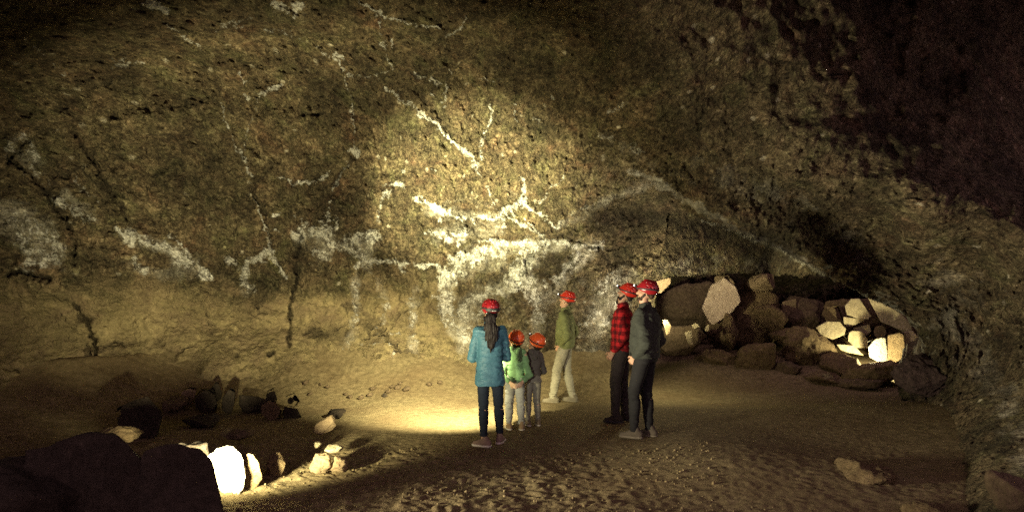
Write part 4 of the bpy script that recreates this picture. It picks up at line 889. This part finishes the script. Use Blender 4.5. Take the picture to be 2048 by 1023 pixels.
# man in the plaid shirt
pp = floor_at(1243, 842)
person(dict(label='bearded man in a red and black plaid shirt, facing left and looking up', loc=pp, rz=R(68), u=1.03, build=0, seed=5, hs=.94, wide=1.0, lean=-.015,
  feet=sw((-.09, .06, R(8)), (.10, -.03, R(-12))), knee=sw(.03, .02), elbow=sw((-.235, -.07, 1.13), (.255, -.06, 1.14)), wrist=sw((-.185, .07, .93), (.20, .085, .93)), palm=sw((1, 0, 0), (-1, 0, 0)), curl=sw(.6, .35), hand=1.08,
  head_pitch=R(20), head_yaw=R(6), skin=SKIN, helmet=dict(mat=H_RED), hair=dict(mat=BLACKHAIR, nape=.005), beard=dict(mat=BLACKHAIR, len=.05),
  pants=dict(mat=mat_cloth('charcoal_trousers', (.035, .029, .027)), loose=.018, fold=.009), shoe=dict(mat=mat_cloth('dark_boot', (.035, .028, .022)), sole=STRAP, high=.03),
  top=dict(name='plaid_shirt', mat=mat_plaid(), prof=[(.90, .175, .13, .0), (.96, .18, .135, 0), (1.1, .18, .135, 0), (1.25, .19, .14, -.005), (1.35, .185, .13, -.01), (1.42, .165, .105, -.01)], sleeve=.02, fold=.011, collar=True, cuffr=.6)))
# man in the grey jacket
pk = floor_at(1290, 874)
person(dict(label='man in a dark grey jacket and dark red helmet, rightmost of the group', loc=pk, rz=R(58), u=1.035, build=0, seed=6, hs=.94, wide=1.06,
  feet=sw((-.08, .10, R(8)), (.09, -.02, R(-6))), knee=sw(.05, .03), elbow=sw((-.25, -.10, 1.12), (.26, -.09, 1.12)), wrist=sw((-.17, .06, .95), (.195, .07, .94)), palm=sw((1, 0, 0), (-1, 0, 0)), curl=sw(.6, .4),
  head_pitch=R(8), head_yaw=R(20), skin=SKIN, helmet=dict(mat=H_DARK), hair=dict(mat=BROWNHAIR, nape=.0), beard=dict(mat=BROWNHAIR, len=.0),
  pants=dict(mat=mat_cloth('black_trousers', (.012, .012, .013)), loose=.012, fold=.006), shoe=dict(mat=mat_cloth('pale_dusty_shoe', (.10, .085, .062)), sole=SOLE, len=.29),
  top=dict(name='jacket', mat=mat_cloth('dark_grey_jacket', (.030, .034, .028)), prof=[(.90, .19, .15, .0), (.96, .20, .16, 0), (1.1, .205, .16, 0), (1.25, .205, .155, -.01), (1.35, .195, .145, -.015), (1.42, .17, .115, -.01)], sleeve=.03, fold=.014, collar=True)))
# ================================================================ LIGHT
def spot(name, loc, target, energy, color, angle=100, blend=1.0, size=.04):
    L = bpy.data.lights.new(name, 'SPOT'); L.energy = energy; L.color = color; L.spot_size = R(angle); L.spot_blend = blend; L.shadow_soft_size = size
    o = bpy.data.objects.new(name, L); COL.objects.link(o); o.location = loc
    o.rotation_euler = (Vector(target)-Vector(loc)).to_track_quat('-Z', 'Y').to_euler(); return o
def point(name, loc, energy, color, size=.05):
    L = bpy.data.lights.new(name, 'POINT'); L.energy = energy; L.color = color; L.shadow_soft_size = size
    o = bpy.data.objects.new(name, L); COL.objects.link(o); o.location = loc; return o
WARM = (1.0, .88, .49)
LAMP = at(404, 953, 5.1)
spot('floor_lamp_beam', LAMP, at(958, 378, 12.0), 21000, (1, .92, .50), 33, 1.0, .08)
spot('floor_lamp', LAMP, at(700, 440, 11.5), 3200, WARM, 106, 1.0, .08)
spot('floor_lamp_spill', LAMP, at(2010, 340, 7.4), 2900, (1, .87, .58), 70, 1.0, .25)
spot('passage_lamp', at(1296, 650, 10.6), at(1230, 540, 12.2), 420, (1, .88, .6), 112, .8)
spot('passage_roof_lamp', at(1300, 640, 11.3), at(1420, 505, 13.8), 520, WARM, 84, 1.0)
point('passage_glow', at(1318, 655, 11.2), 60, WARM)
point('far_lamp', at(1752, 722, 12.9), 150, WARM)
spot('far_roof_lamp', at(1625, 598, 13.4), at(1606, 530, 15.4), 800, WARM, 44, 1.0)
spot('headlamp_beam', (-.40, 7.85, 1.58), at(880, 808, 10.2), 2700, WARM, 84, 1.0, .02)
spot('added_fill_spot', (-1.4, .6, 1.9), (.16, 8.4, .95), 1100, (1, .95, .7), 14, 1.0, .05)  # added fill near the camera, brightens the children and the woman
w = bpy.data.worlds.new('World'); sc.world = w; w.use_nodes = True
bg = w.node_tree.nodes['Background']; bg.inputs[0].default_value = (.60, .37, .43, 1); bg.inputs[1].default_value = 1.25
cam = bpy.data.cameras.new('camera'); co = bpy.data.objects.new('camera', cam); COL.objects.link(co)
co.location = (0, 0, CH); co.rotation_euler = (R(90), 0, 0)
cam.sensor_width = 36; cam.lens = 36*F/2048; cam.shift_y = (HZ-511.5)/2048; cam.clip_end = 300
sc.camera = co
vs = sc.view_settings; vs.view_transform = 'Standard'; vs.look = 'None'; vs.exposure = 0; vs.gamma = 1
cy = sc.cycles; cy.max_bounces = 5; cy.diffuse_bounces = 3; cy.glossy_bounces = 2; cy.sample_clamp_indirect = 3; cy.use_adaptive_sampling = True; cy.adaptive_threshold = .015; cy.use_denoising = False
sc.render.use_persistent_data = False
